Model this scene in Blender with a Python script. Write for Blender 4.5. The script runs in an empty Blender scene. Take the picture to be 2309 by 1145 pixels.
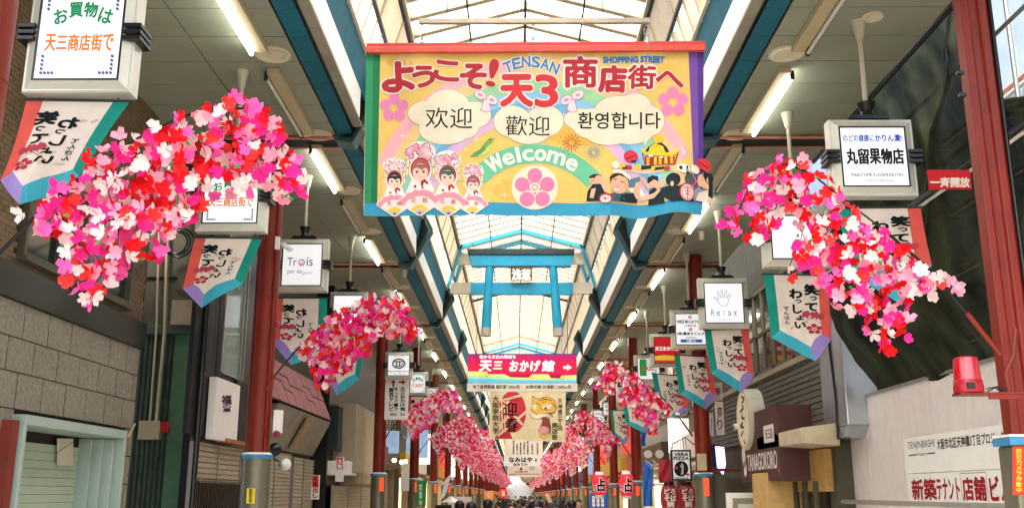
import bpy, bmesh, math, random
from mathutils import Vector, Matrix, noise
random.seed(7)
scene = bpy.context.scene
COL = scene.collection
# ------------------------------------------------------------------ camera
F = 2200.0; EYE = 1.85
PITCH = math.atan(542.5 / F); YAW = 0.0046
cam_d = bpy.data.cameras.new('camera'); cam = bpy.data.objects.new('camera', cam_d); COL.objects.link(cam)
cam.location = (0, 0, EYE); cam.rotation_euler = (math.pi / 2 + PITCH, 0, YAW)
cam_d.sensor_width = 36; cam_d.lens = 36 * F / 2309; cam_d.clip_end = 3000; cam_d.clip_start = 0.05
scene.camera = cam
RC = cam.rotation_euler.to_matrix()
# ------------------------------------------------------------------ world, sun, exposure
world = bpy.data.worlds.new('World'); scene.world = world; world.use_nodes = True
nt = world.node_tree; bg = nt.nodes['Background']
sky = nt.nodes.new('ShaderNodeTexSky'); sky.sky_type = 'NISHITA'; sky.sun_disc = False
SUN_EL, SUN_ROT = math.radians(58), math.radians(200)
sky.sun_elevation = SUN_EL; sky.sun_rotation = SUN_ROT; sky.air_density = 1.0; sky.dust_density = 4.0; sky.ozone_density = 0.6
nt.links.new(sky.outputs[0], bg.inputs[0]); bg.inputs[1].default_value = 0.15
sd = bpy.data.lights.new('sun', 'SUN'); sd.energy = 1.5; sd.angle = math.radians(10); sd.color = (1.0, 0.95, 0.88)
sun = bpy.data.objects.new('sun', sd); COL.objects.link(sun)
sdir = Vector((math.sin(SUN_ROT) * math.cos(SUN_EL), math.cos(SUN_ROT) * math.cos(SUN_EL), math.sin(SUN_EL)))
sun.rotation_euler = sdir.to_track_quat('Z', 'Y').to_euler(); sun.location = (0, -10, 30)
vs = scene.view_settings; vs.view_transform = 'Standard'; vs.look = 'None'; vs.gamma = 1; vs.use_curve_mapping = False
vs.exposure = 2.4
scene.cycles.use_denoising = True
scene.cycles.max_bounces = 8; scene.cycles.diffuse_bounces = 5; scene.cycles.transparent_max_bounces = 12
scene.cycles.sample_clamp_indirect = 6
# ------------------------------------------------------------------ pixel rays (photograph is 2309 x 1145)
def ray(u, v): return RC @ Vector(((u - 1154.5) / F, (572.5 - v) / F, -1))
def PY(u, v, Y):
    d = ray(u, v); t = Y / d.y; return Vector((d.x * t, Y, EYE + d.z * t))
def PX(u, v, X):
    d = ray(u, v); t = X / d.x; return Vector((X, d.y * t, EYE + d.z * t))
def yc(c, v):
    return c * (1 - 0.24 * (1115 - v) * .971 / 2200) / .971
def lin(h):
    r = []
    for i in (0, 2, 4):
        c = int(h[i:i + 2], 16) / 255
        r.append(c / 12.92 if c <= .04045 else ((c + .055) / 1.055) ** 2.4)
    return r
# ------------------------------------------------------------------ materials
MATS = {}
def mat(key, col, rough=.6, metal=0, var=.12, scale=6, bump=0, bscale=40, emit=0, spec=.4, dirt=0, dirtcol='3a352a', stretch=None, transl=0):
    if key in MATS: return MATS[key]
    m = bpy.data.materials.new(key); m.use_nodes = True; n = m.node_tree.nodes; L = m.node_tree.links
    b = n['Principled BSDF']
    c = lin(col) if isinstance(col, str) else col
    b.inputs['Roughness'].default_value = rough; b.inputs['Metallic'].default_value = metal
    b.inputs['Specular IOR Level'].default_value = spec
    tc = n.new('ShaderNodeTexCoord'); mp = n.new('ShaderNodeMapping')
    L.new(tc.outputs['Object'], mp.inputs[0])
    if stretch: mp.inputs['Scale'].default_value = stretch
    nz = n.new('ShaderNodeTexNoise'); nz.inputs['Scale'].default_value = scale; nz.inputs['Detail'].default_value = 5
    L.new(mp.outputs[0], nz.inputs['Vector'])
    rmp = n.new('ShaderNodeValToRGB')
    rmp.color_ramp.elements[0].position = .3; rmp.color_ramp.elements[1].position = .7
    rmp.color_ramp.elements[0].color = [x * (1 - var) for x in c] + [1]
    rmp.color_ramp.elements[1].color = [min(1, x * (1 + var)) for x in c] + [1]
    L.new(nz.outputs[0], rmp.inputs[0])
    out = rmp.outputs[0]
    if dirt:
        n2 = n.new('ShaderNodeTexNoise'); n2.inputs['Scale'].default_value = 1.7; n2.inputs['Detail'].default_value = 8; n2.inputs['Roughness'].default_value = .7
        L.new(mp.outputs[0], n2.inputs['Vector'])
        mr = n.new('ShaderNodeMapRange'); mr.inputs[1].default_value = .5; mr.inputs[2].default_value = .75; mr.inputs[4].default_value = dirt
        L.new(n2.outputs[0], mr.inputs[0])
        mx = n.new('ShaderNodeMixRGB'); mx.inputs[2].default_value = lin(dirtcol) + [1]
        L.new(mr.outputs[0], mx.inputs[0]); L.new(out, mx.inputs[1]); out = mx.outputs[0]
    L.new(out, b.inputs['Base Color'])
    if bump:
        n3 = n.new('ShaderNodeTexNoise'); n3.inputs['Scale'].default_value = bscale; n3.inputs['Detail'].default_value = 4
        L.new(mp.outputs[0], n3.inputs['Vector'])
        bp = n.new('ShaderNodeBump'); bp.inputs['Strength'].default_value = bump; bp.inputs['Distance'].default_value = .02
        L.new(n3.outputs[0], bp.inputs['Height']); L.new(bp.outputs[0], b.inputs['Normal'])
    if emit:
        L.new(out, b.inputs['Emission Color']); b.inputs['Emission Strength'].default_value = emit
    if transl:
        t = n.new('ShaderNodeBsdfTranslucent'); L.new(out, t.inputs[0])
        ms = n.new('ShaderNodeMixShader'); ms.inputs[0].default_value = transl
        L.new(b.outputs[0], ms.inputs[1]); L.new(t.outputs[0], ms.inputs[2]); L.new(ms.outputs[0], n['Material Output'].inputs[0])
    MATS[key] = m
    return m
TRL = 0
def pm(h, emit=0):           # printed colour
    return mat('print_%s_%g_%g' % (h, emit, TRL), [x * .92 for x in lin(h)], rough=.65, var=.07, scale=6, emit=emit, spec=.15, transl=TRL)
# ------------------------------------------------------------------ mesh builder
ORG = {}
class MB:
    def __init__(s): s.v = []; s.f = []; s.mi = []; s.ms = []
    def _m(s, m):
        if m not in s.ms: s.ms.append(m)
        return s.ms.index(m)
    def poly(s, pts, m):
        b = len(s.v); s.v += [tuple(p) for p in pts]; s.f.append(tuple(range(b, b + len(pts)))); s.mi.append(s._m(m)); return s
    def mesh(s, vs_, fs, m):
        b = len(s.v); s.v += [tuple(p) for p in vs_]; k = s._m(m)
        for f in fs: s.f.append(tuple(b + i for i in f)); s.mi.append(k)
        return s
    def box(s, x0, x1, y0, y1, z0, z1, m):
        if x0 > x1: x0, x1 = x1, x0
        if y0 > y1: y0, y1 = y1, y0
        if z0 > z1: z0, z1 = z1, z0
        vs_ = [(x0, y0, z0), (x1, y0, z0), (x1, y1, z0), (x0, y1, z0), (x0, y0, z1), (x1, y0, z1), (x1, y1, z1), (x0, y1, z1)]
        return s.mesh(vs_, [(0, 3, 2, 1), (4, 5, 6, 7), (0, 1, 5, 4), (1, 2, 6, 5), (2, 3, 7, 6), (3, 0, 4, 7)], m)
    def prism(s, pts, ext, m):
        n = len(pts); e = Vector(ext); a = [Vector(p) for p in pts]; vs_ = a + [p + e for p in a]
        return s.mesh(vs_, [tuple(range(n))[::-1], tuple(range(n, 2 * n))] + [(i, (i + 1) % n, n + (i + 1) % n, n + i) for i in range(n)], m)
    def tube(s, path, r, m, n=8, r1=None):
        path = [Vector(p) for p in path]; rings = []; k = len(path)
        for i, p in enumerate(path):
            d = (path[min(i + 1, k - 1)] - path[max(i - 1, 0)]).normalized()
            a = d.cross(Vector((0, 0, 1)) if abs(d.z) < .9 else Vector((1, 0, 0))).normalized(); b = d.cross(a)
            rr = r if r1 is None else r + (r1 - r) * i / (k - 1)
            rings.append([p + a * rr * math.cos(2 * math.pi * j / n) + b * rr * math.sin(2 * math.pi * j / n) for j in range(n)])
        vs_ = [q for R_ in rings for q in R_]
        fs = [(i * n + j, i * n + (j + 1) % n, (i + 1) * n + (j + 1) % n, (i + 1) * n + j) for i in range(k - 1) for j in range(n)]
        fs += [tuple(range(n))[::-1], tuple((k - 1) * n + j for j in range(n))]
        return s.mesh(vs_, fs, m)
    def lathe(s, prof, c, m, n=20, axis='Z'):
        vs_ = []
        for r, h in prof:
            for j in range(n):
                a = 2 * math.pi * j / n; x, y = r * math.cos(a), r * math.sin(a)
                p = (x, y, h) if axis == 'Z' else ((x, h, y) if axis == 'Y' else (h, x, y))
                vs_.append(Vector(c) + Vector(p))
        k = len(prof)
        fs = [(i * n + j, i * n + (j + 1) % n, (i + 1) * n + (j + 1) % n, (i + 1) * n + j) for i in range(k - 1) for j in range(n)]
        fs += [tuple(range(n))[::-1], tuple((k - 1) * n + j for j in range(n))]
        return s.mesh(vs_, fs, m)
    def ell(s, c, r, m, seg=12, ring=8):
        prof = [(max(.001, math.sin(math.pi * i / ring)), -math.cos(math.pi * i / ring)) for i in range(ring + 1)]
        vs_ = [(c[0] + r[0] * p * math.cos(2 * math.pi * j / seg), c[1] + r[1] * p * math.sin(2 * math.pi * j / seg), c[2] + r[2] * h) for p, h in prof for j in range(seg)]
        fs = [(i * seg + j, i * seg + (j + 1) % seg, (i + 1) * seg + (j + 1) % seg, (i + 1) * seg + j) for i in range(ring) for j in range(seg)]
        return s.mesh(vs_, fs, m)
    def data(s, name, org=Vector((0, 0, 0))):
        me = bpy.data.meshes.new(name)
        me.from_pydata([(p[0] - org.x, p[1] - org.y, p[2] - org.z) for p in s.v], [], s.f)
        for m in s.ms: me.materials.append(m)
        me.polygons.foreach_set('material_index', s.mi)
        me.update(); return me
    def part(s, name, parent, label=None, smooth=False, bevel=0, kind=None):
        org = ORG[parent] if parent else Vector((0, 0, 0))
        o = bpy.data.objects.new(name, s.data(name, org)); COL.objects.link(o); o.parent = parent; ORG[o] = org
        fin(o, smooth, bevel)
        if label: o['label'] = label
        if kind: o['kind'] = kind
        return o
    def top(s, name, label=None, cat=None, group=None, kind=None, smooth=False, bevel=0, loc=None):
        if loc is None:
            xs = [p[0] for p in s.v]; ys = [p[1] for p in s.v]; zs = [p[2] for p in s.v]
            loc = Vector(((min(xs) + max(xs)) / 2, (min(ys) + max(ys)) / 2, min(zs)))
        loc = Vector(loc)
        o = bpy.data.objects.new(name, s.data(name, loc)); COL.objects.link(o); o.location = loc; ORG[o] = loc
        fin(o, smooth, bevel); tag(o, label, cat, group, kind); return o
def fin(o, smooth, bevel):
    if smooth:
        o.data.polygons.foreach_set('use_smooth', [True] * len(o.data.polygons))
        if smooth != 2: o.data.set_sharp_from_angle(angle=math.radians(40))
    if bevel:
        b = o.modifiers.new('bevel', 'BEVEL'); b.width = bevel; b.segments = 2; b.limit_method = 'ANGLE'
def tag(o, label=None, cat=None, group=None, kind=None):
    if label: o['label'] = label
    if cat: o['category'] = cat
    if group: o['group'] = group
    if kind: o['kind'] = kind
    return o
def thing(name, label, cat, loc, group=None):
    o = bpy.data.objects.new(name, None); COL.objects.link(o); o.location = loc; o.empty_display_size = .2
    ORG[o] = Vector(loc); tag(o, label, cat, group); return o
def struct(name, loc=(0, 0, 0)):
    o = bpy.data.objects.new(name, None); COL.objects.link(o); o.location = loc; ORG[o] = Vector(loc); o['kind'] = 'structure'; return o
def copy_tree(o, loc=None, label=None, parent=None):
    c = o.copy(); COL.objects.link(c)
    if parent: c.parent = parent
    if loc is not None: c.location = loc; ORG[c] = Vector(loc)
    if label: c['label'] = label
    for ch in list(o.children): copy_tree(ch, parent=c)
    return c
# ------------------------------------------------------------------ printing (flat artwork and lettering)
TX = {}
def text_mesh(s, bold):
    k = (s, bold)
    if k in TX: return TX[k]
    c = bpy.data.curves.new('t', 'FONT'); c.body = s; c.size = 1; c.offset = bold; c.resolution_u = 3; c.fill_mode = 'FRONT'
    o = bpy.data.objects.new('t', c); COL.objects.link(o); bpy.context.view_layer.update()
    me = bpy.data.meshes.new_from_object(o.evaluated_get(bpy.context.evaluated_depsgraph_get()))
    vs_ = [v.co.copy() for v in me.vertices]; fs = [tuple(p.vertices) for p in me.polygons]
    bpy.data.objects.remove(o); bpy.data.curves.remove(c); bpy.data.meshes.remove(me)
    c0 = bpy.data.curves.new('t', 'FONT'); bpy.data.curves.remove(c0)
    if not vs_: TX[k] = ([], []); return TX[k]
    x0 = min(v.x for v in vs_) + bold; x1 = max(v.x for v in vs_) - bold; y0 = min(v.y for v in vs_) + bold; y1 = max(v.y for v in vs_) - bold
    TX[k] = ([((v.x - x0) / max(1e-6, x1 - x0), 1 - (v.y - y0) / max(1e-6, y1 - y0)) for v in vs_], fs)
    return TX[k]
class Print:
    def __init__(s, fn, step=.0016, emit=0, gain=1): s.gain = gain; s.fn = fn; s.step = step; s.emit = emit; s.v = []; s.f = []; s.mi = []; s.ms = []
    def _add(s, pts, fs, col, layer):
        if s.gain != 1: col = ''.join('%02x' % min(255, int(int(col[i:i + 2], 16) * s.gain)) for i in (0, 2, 4))
        m = pm(col, s.emit)
        if m not in s.ms: s.ms.append(m)
        k = s.ms.index(m); b = len(s.v); s.v += [(p[0], p[1], layer) for p in pts]
        for f in fs: s.f.append(tuple(b + i for i in f)); s.mi.append(k)
        return s
    def poly(s, pts, col, layer=1): return s._add(pts, [tuple(range(len(pts)))], col, layer)
    def rect(s, x0, y0, x1, y1, col, layer=1): return s.poly([(x0, y0), (x1, y0), (x1, y1), (x0, y1)], col, layer)
    def ell(s, cx, cy, rx, ry, col, layer=1, n=18, rot=0):
        ca, sa = math.cos(rot), math.sin(rot); P = []
        for i in range(n):
            a = 2 * math.pi * i / n; x, y = rx * math.cos(a), ry * math.sin(a); P.append((cx + x * ca - y * sa, cy + x * sa + y * ca))
        return s.poly(P, col, layer)
    def ring(s, cx, cy, r0, r1, a0, a1, col, layer=1, n=24, sy=1, clip=None):
        P = []; fs = []
        for i in range(n + 1):
            a = math.radians(a0 + (a1 - a0) * i / n)
            for r in (r0, r1): P.append((cx + r * math.sin(a), cy - r * sy * math.cos(a)))
        for i in range(n):
            q = [2 * i, 2 * i + 1, 2 * i + 3, 2 * i + 2]
            if clip and not all(clip(*P[j]) for j in q): continue
            fs.append(tuple(q))
        return s._add(P, fs, col, layer)
    def line(s, pts, w, col, layer=1):
        for a, b in zip(pts, pts[1:]):
            d = Vector((b[0] - a[0], b[1] - a[1])); l = d.length
            if l < 1e-6: continue
            n = Vector((-d.y, d.x)) / l * w / 2
            s.poly([(a[0] + n.x, a[1] + n.y), (b[0] + n.x, b[1] + n.y), (b[0] - n.x, b[1] - n.y), (a[0] - n.x, a[1] - n.y)], col, layer)
        return s
    def star(s, cx, cy, r, col, layer=1, n=4, k=.12):
        return s.poly([(cx + (r if i % 2 == 0 else r * k) * math.sin(math.pi * i / n), cy - (r if i % 2 == 0 else r * k) * math.cos(math.pi * i / n)) for i in range(2 * n)], col, layer)
    def plum(s, cx, cy, r, col, layer=1, pr=.44):
        for i in range(5):
            a = 2 * math.pi * i / 5; s.ell(cx + r * .6 * math.sin(a), cy - r * .6 * math.cos(a), r * pr, r * pr, col, layer, 12)
        return s
    def text(s, t, x0, y0, x1, y1, col, layer=2, bold=.02, rot=0, shear=0):
        vs_, fs = text_mesh(t, 0.0)
        r = max(0.0, bold) * min(y1 - y0, (x1 - x0) / max(1, len(t))) * 1.15
        if r > 0:
            nst = 8 if bold >= .09 else 6
            for k in range(nst):
                a = 2 * math.pi * (k + .3) / nst; dx, dy = r * math.cos(a), r * math.sin(a)
                s.text(t, x0 + dx, y0 + dy, x1 + dx, y1 + dy, col, layer + .06 * k, 0, rot, shear)
            layer += .06 * nst
        cx, cy = (x0 + x1) / 2, (y0 + y1) / 2; ca, sa = math.cos(rot), math.sin(rot); P = []
        for a, b in vs_:
            x = (a - .5) * (x1 - x0) - (b - .5) * shear * (y1 - y0); y = (b - .5) * (y1 - y0); P.append((cx + x * ca - y * sa, cy + x * sa + y * ca))
        return s._add(P, fs, col, layer)
    def vtext(s, t, x0, y0, x1, y1, col, layer=2, bold=.02, small='っょゃゅ', gap=.12):
        h = (y1 - y0) / len(t)
        for i, ch in enumerate(t):
            a, b = y0 + i * h + h * gap / 2, y0 + (i + 1) * h - h * gap / 2; l, r = x0, x1
            if ch in small: w = (x1 - x0) * .3; l += w; a += h * .25
            if ch in '一ー丁': pass
            if ch == '一': m_ = (a + b) / 2; a, b = m_ - h * .06, m_ + h * .06
            s.text(ch, l, a, r, b, col, layer, bold)
        return s
    def part(s, name, parent, cut=None, label=None):
        bm = bmesh.new(); vv = [bm.verts.new(p) for p in s.v]
        for f, k in zip(s.f, s.mi):
            try: ff = bm.faces.new([vv[i] for i in f]); ff.material_index = k
            except ValueError: pass
        if cut:
            bmesh.ops.triangulate(bm, faces=[f for f in bm.faces if len(f.verts) > 4])
            for ax, cs in enumerate(cut):
                for c in cs:
                    co = [0, 0, 0]; no = [0, 0, 0]; co[ax] = c; no[ax] = 1
                    bmesh.ops.bisect_plane(bm, geom=bm.verts[:] + bm.edges[:] + bm.faces[:], plane_co=co, plane_no=no)
        org = ORG[parent]
        for v in bm.verts: v.co = s.fn(v.co.x, v.co.y, v.co.z * s.step) - org
        me = bpy.data.meshes.new(name); bm.to_mesh(me); bm.free()
        for m in s.ms: me.materials.append(m)
        o = bpy.data.objects.new(name, me); COL.objects.link(o); o.parent = parent; ORG[o] = org
        if label: o['label'] = label
        return o
def planeY(Y):
    def fn(u, v, off): p = PY(u, v, Y); return Vector((p.x, Y - off, p.z))
    return fn
def planeX(X):
    sg = 1 if X > 0 else -1
    def fn(u, v, off): p = PX(u, v, X); return Vector((X - sg * off, p.y, p.z))
    return fn
# ================================================================== STRUCTURE
X0 = .14; J0 = 12.2; BAY = 7.2
CZ = EYE + 4.57
def cz(z): return EYE + z
M_ceil = mat('ceiling_panel_beige', '8e927c', rough=.55, var=.05, scale=2, dirt=.25, dirtcol='6d6a55')
M_ceil2 = mat('ceiling_seam_dark', '1c201a', rough=.8)
M_teal = mat('teal_metal', '17606f', rough=.7, spec=.2, var=.08, scale=3, dirt=.2, dirtcol='12404a')
M_dia = mat('diaphragm_grey_teal', '34504e', rough=.4, var=.1, dirt=.2, dirtcol='1f2f2e')
M_tealb = mat('bright_blue_paint', '2e9fbd', rough=.4, var=.05, dirt=.15, dirtcol='2a6f80')
M_soff = mat('soffit_tile', '97937f', rough=.5, var=.12, scale=3, dirt=.3, dirtcol='6a604c')
M_white = mat('white_acrylic', 'f2eee2', rough=.35, var=.03, dirt=.12, dirtcol='c9c0a8')
M_cream = mat('cream_steel', 'd9cdb4', rough=.5, var=.05, dirt=.15, dirtcol='a8997c')
M_dark = mat('dark_steel', '20302f', rough=.4, var=.1)
M_black = mat('black_metal', '0d1110', rough=.35, var=.1)
M_salmon = mat('salmon_pipe', 'c08468', rough=.4, var=.1)
M_frame = mat('sign_frame_grey', 'c9c8b8', rough=.3, metal=.25, var=.05, dirt=.15, dirtcol='8f8c78')
M_red = mat('red_column_paint', '7c220f', rough=.45, var=.14, scale=3, dirt=.45, dirtcol='43140e', spec=.35)
M_olive = mat('olive_base_cladding', '77735f', rough=.35, metal=.4, var=.08, dirt=.2)
M_tube_on = mat('tube_lit', 'ffffff', emit=4.5, var=0)
M_tube_off = mat('tube_unlit', 'cfcdbd', rough=.3, var=.03)
M_batten = mat('batten_cream', 'b5a67f', rough=.4, var=.04, dirt=.1)
M_disc = mat('ring_cream', 'd2c6a6', rough=.4, var=.04, dirt=.2)
M_glassd = mat('dark_window_glass', '1a2424', rough=.08, var=.1, spec=.8)
M_ground = mat('street_paving', 'c6beb2', rough=.6, var=.15, scale=1.5, dirt=.3)
def roof_mat():
    m = bpy.data.materials.new('frosted_roof_sheet'); m.use_nodes = True; n = m.node_tree.nodes; L = m.node_tree.links
    n.remove(n['Principled BSDF']); t = n.new('ShaderNodeBsdfTranslucent'); tr = n.new('ShaderNodeBsdfTransparent'); mx = n.new('ShaderNodeMixShader')
    nz = n.new('ShaderNodeTexNoise'); nz.inputs['Scale'].default_value = 1.3; nz.inputs['Detail'].default_value = 6
    tc = n.new('ShaderNodeTexCoord'); L.new(tc.outputs['Object'], nz.inputs[0])
    rp = n.new('ShaderNodeValToRGB'); rp.color_ramp.elements[0].position = .3; rp.color_ramp.elements[0].color = (.95, .92, .87, 1); rp.color_ramp.elements[1].position = .55; rp.color_ramp.elements[1].color = (1, .99, .97, 1)
    L.new(nz.outputs[0], rp.inputs[0]); L.new(rp.outputs[0], t.inputs[0])
    tr.inputs[0].default_value = (1, .99, .97, 1); mx.inputs[0].default_value = .3
    L.new(t.outputs[0], mx.inputs[1]); L.new(tr.outputs[0], mx.inputs[2]); L.new(mx.outputs[0], n['Material Output'].inputs[0])
    return m
M_roof = roof_mat()
YS, YE = J0 - 2 * BAY, J0 + 33 * BAY       # arcade from -2.2 m to 250 m
# ground
MB().poly([(-60, -60, 0), (60, -60, 0), (60, 600, 0), (-60, 600, 0)], mat('ground_asphalt', '55524c', rough=.9)).top('ground', kind='structure', loc=(0, 0, 0))
paving = MB().poly([(-4.4, -2, .004), (4.5, -2, .004), (4.5, 250, .004), (-4.4, 250, .004)], M_ground).top('street_paving', kind='structure', loc=(0, 0, 0.004))
g = MB()
for i in range(0, 60):
    for j in range(15):
        x = -4.3 + j * .59; y = -1.6 + i * .6
        g.box(x, x + .58, y, y + .59, .004, .012, M_ground)
g.part('paving_tile', paving, kind='stuff')
# --- side ceilings: panels one by one near, then bay sheets
ceilL = struct('side_ceiling_left'); ceilR = struct('side_ceiling_right')
def inner(sd_, z, x): return X0 + sd_ * x
XI, XK, XO_L, XO_R = 2.50, 3.5, 4.9, 4.08
_pc = {}
def ceil_panel(sd_, xa, xb, th=.02):
    k = (sd_, xa, xb)
    if k not in _pc:
        me = MB(); me.box(sd_ * xa, sd_ * xb, .008, .592, 0, th, M_ceil); _pc[k] = me.data('ceiling_panel')
    return _pc[k]
for sd_, root, xo in ((-1, ceilL, XO_L), (1, ceilR, XO_R)):
    b = MB(); b.box(X0 + sd_ * XI, X0 + sd_ * xo, YS, YE, CZ + .03, CZ + .1, M_ceil2); b.part('ceiling_backing', root)
    for n in range(60):
        y = YS + n * .6
        if abs(((y - J0) / BAY) - round((y - J0) / BAY)) < .01: y0 = y
        for xa, xb in (((XI + .01, XK), (XK + .012, xo)) if sd_ < 0 else ((XI + .01, xo),)):
            o = bpy.data.objects.new('ceiling_panel', ceil_panel(sd_, xa, xb)); COL.objects.link(o); o.parent = root
            o.location = (X0, y, CZ + random.uniform(0, .004))
    b = MB(); y = YS + 36
    while y < YE:
        for xa, xb in ((XI + .01, XK), (XK + .012, xo)): b.box(X0 + sd_ * xa, X0 + sd_ * xb, y + .006, y + .594, CZ, CZ + .02, M_ceil)
        y += .6
    b.part('ceiling_panel', root, kind='stuff')
# --- expansion joint pipes across the side ceiling at each joint
jp = struct('ceiling_joint_strip')
for k in range(-1, 12):
    yj = J0 + BAY * k
    b = MB()
    for sd_, xo in ((-1, XO_L), (1, XO_R)):
        b.box(X0 + sd_ * 2.46, X0 + sd_ * xo, yj - .13, yj + .23, CZ - .012, CZ - .002, M_ceil2)
        for dy in (-.14, .24):
            b.tube([(X0 + sd_ * 2.49, yj + dy, CZ - .03), (X0 + sd_ * (xo - .02), yj + dy, CZ - .03)], .022, M_salmon, 8)
    b.part('joint_pipe', jp)
# --- inner beam: teal panel, soffit, white light box, upper teal panel, diaphragm frames
beams = {}
def prof_poly(sd_, pts, y0, y1, m, b):
    b.prism([(X0 + sd_ * (x + .145), y0, cz(z)) for x, z in pts], (0, y1 - y0, 0), m)
for sd_, nm in ((-1, 'arcade_beam_left'), (1, 'arcade_beam_right')):
    root = struct(nm); beams[sd_] = root
    for k in range(-2, 33):
        ya, yb = J0 + BAY * k + .12, J0 + BAY * (k + 1) - .02
        near = k < 5
        if near:
            for j in range(12):
                y0, y1 = ya + (yb - ya) * j / 12 + .004, ya + (yb - ya) * (j + 1) / 12 - .004
                q = MB(); prof_poly(sd_, [(2.335, 4.57), (2.15, 4.60), (2.15, 4.63), (2.335, 4.60)], y0, y1, M_teal, q); q.part('teal_panel', root)
                q = MB(); prof_poly(sd_, [(2.00, 5.05), (1.93, 5.5), (1.96, 5.5), (2.03, 5.05)], y0, y1, M_teal, q); q.part('teal_panel', root)
                if j % 1 == 0:
                    q = MB(); prof_poly(sd_, [(2.135, 4.68), (2.015, 4.68), (2.015, 4.70), (2.135, 4.70)], y0, y1, M_soff, q); q.part('soffit_panel', root)
            for j in range(3):
                y0, y1 = ya + (yb - ya - .5) * j / 3 + .005, ya + (yb - ya - .5) * (j + 1) / 3 - .005
                q = MB(); prof_poly(sd_, [(2.012, 4.675), (1.995, 4.675), (1.995, 5.04), (2.012, 5.04)], y0, y1, M_white, q); q.part('light_box_panel', root)
        else:
            q = MB()
            prof_poly(sd_, [(2.335, 4.57), (2.15, 4.60), (2.15, 4.63), (2.335, 4.60)], ya, yb, M_teal, q)
            prof_poly(sd_, [(2.00, 5.05), (1.93, 5.5), (1.96, 5.5), (2.03, 5.05)], ya, yb, M_teal, q)
            prof_poly(sd_, [(2.135, 4.68), (2.015, 4.68), (2.015, 4.70), (2.135, 4.70)], ya, yb, M_soff, q)
            prof_poly(sd_, [(2.012, 4.675), (1.995, 4.675), (1.995, 5.04), (2.012, 5.04)], ya, yb - .5, M_white, q)
            q.part('beam_casing', root)
        q = MB(); prof_poly(sd_, [(2.34, 4.64), (2.06, 4.72), (2.06, 5.45), (2.34, 5.45)], ya - .12, yb + .02, M_black, q); q.part('beam_core', root)
        q = MB(); yj = yb - .1
        out = [(2.36, 4.50), (2.14, 4.47), (1.71, 5.26), (1.86, 5.56), (2.36, 5.6)]
        prof_poly(sd_, out, yj - .04, yj + .26, M_dia, q)
        inn = [(2.30, 4.55), (2.16, 4.54), (1.79, 5.26), (1.90, 5.50), (2.30, 5.54)]
        prof_poly(sd_, inn, yj - .046, yj - .042, M_black, q)
        for a, c in zip(out, out[1:] + out[:1]):
            pa, pc = Vector((X0 + sd_ * (a[0] + .145), yj - .06, cz(a[1]))), Vector((X0 + sd_ * (c[0] + .145), yj - .06, cz(c[1])))
            q.tube([pa, pc], .018, M_dia, 6)
        q.part('diaphragm_frame', root)
# --- clerestory and roof
M_raft = mat('beige_rafter_steel', 'c9b899', rough=.6, var=.06, dirt=.15, dirtcol='8f7a5c')
def zx(z): return 2.07 - .2905 * (z - 5.5)
M_side = mat('pale_side_panel', 'ded3bd', rough=.6, var=.04, transl=.6, dirt=.12, dirtcol='b8a98c')
for sd_, nm in ((-1, 'clerestory_left'), (1, 'clerestory_right')):
    root = struct(nm)
    _f = MB()
    _f.prism([(sd_ * zx(5.46), 0, cz(5.46)), (sd_ * zx(5.99), 0, cz(5.99)), (sd_ * (zx(5.99) + .34), .0, cz(6.05)), (sd_ * (zx(5.46) + .34), .0, cz(5.5))], (0, .05, 0), M_raft)
    fme = _f.data('fin')
    _f2 = MB(); _f2.prism([(sd_ * zx(6.02), 0, cz(6.02)), (sd_ * zx(6.6), 0, cz(6.6)), (sd_ * (zx(6.6) + .12), .0, cz(6.6)), (sd_ * (zx(6.02) + .12), .0, cz(6.02))], (0, .07, 0), M_raft)
    fme2 = _f2.data('panel_rib')
    for n in range(96):
        y = YS + .2 + n * .45
        o = bpy.data.objects.new('louvre_fin', fme); COL.objects.link(o); o.parent = root; o.location = (X0, y, 0)
    far = MB()
    for n in range(96, 480):
        y = YS + .2 + n * .45
        far.prism([(X0 + sd_ * zx(5.46), y, cz(5.46)), (X0 + sd_ * zx(5.99), y, cz(5.99)), (X0 + sd_ * (zx(5.99) + .34), y, cz(6.05)), (X0 + sd_ * (zx(5.46) + .34), y, cz(5.5))], (0, .05, 0), M_raft)
    far.part('louvre_fin', root, kind='stuff')
    b = MB()
    # pale panels above the louvres, with rails
    for k in range(-2, 33):
        for j in range(6):
            y0 = J0 + BAY * k + j * 1.2; y1 = y0 + 1.17
            b.prism([(X0 + sd_ * (zx(6.02) + .02), y0, cz(6.02)), (X0 + sd_ * (zx(6.62) + .02), y0, cz(6.62)), (X0 + sd_ * (zx(6.62) + .04), y0, cz(6.62)), (X0 + sd_ * (zx(6.02) + .04), y0, cz(6.02))], (0, y1 - y0, 0), M_side)
    b.part('side_panel', root, kind='stuff')
    for z, r, m in ((6.0, .022, M_dark), (6.62, .025, M_dark), (5.5, .02, M_cream)):
        b = MB(); x = zx(z); b.box(X0 + sd_ * (x - .03), X0 + sd_ * (x + .02), YS, YE, cz(z) - r, cz(z) + r, m); b.part('rail', root)
    b = MB(); b.box(X0 + sd_ * 2.47, X0 + sd_ * 2.51, YS, YE, cz(5.4), cz(6.1), M_side); b.part('back_panel', root)
    for n in range(36):
        o = bpy.data.objects.new('panel_rib', fme2); COL.objects.link(o); o.parent = root; o.location = (X0, YS + n * 1.2 + .6, 0)
EV, AP = 6.74, 7.2; EX = 1.70
roof = struct('glazed_roof')
b = MB()
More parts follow.
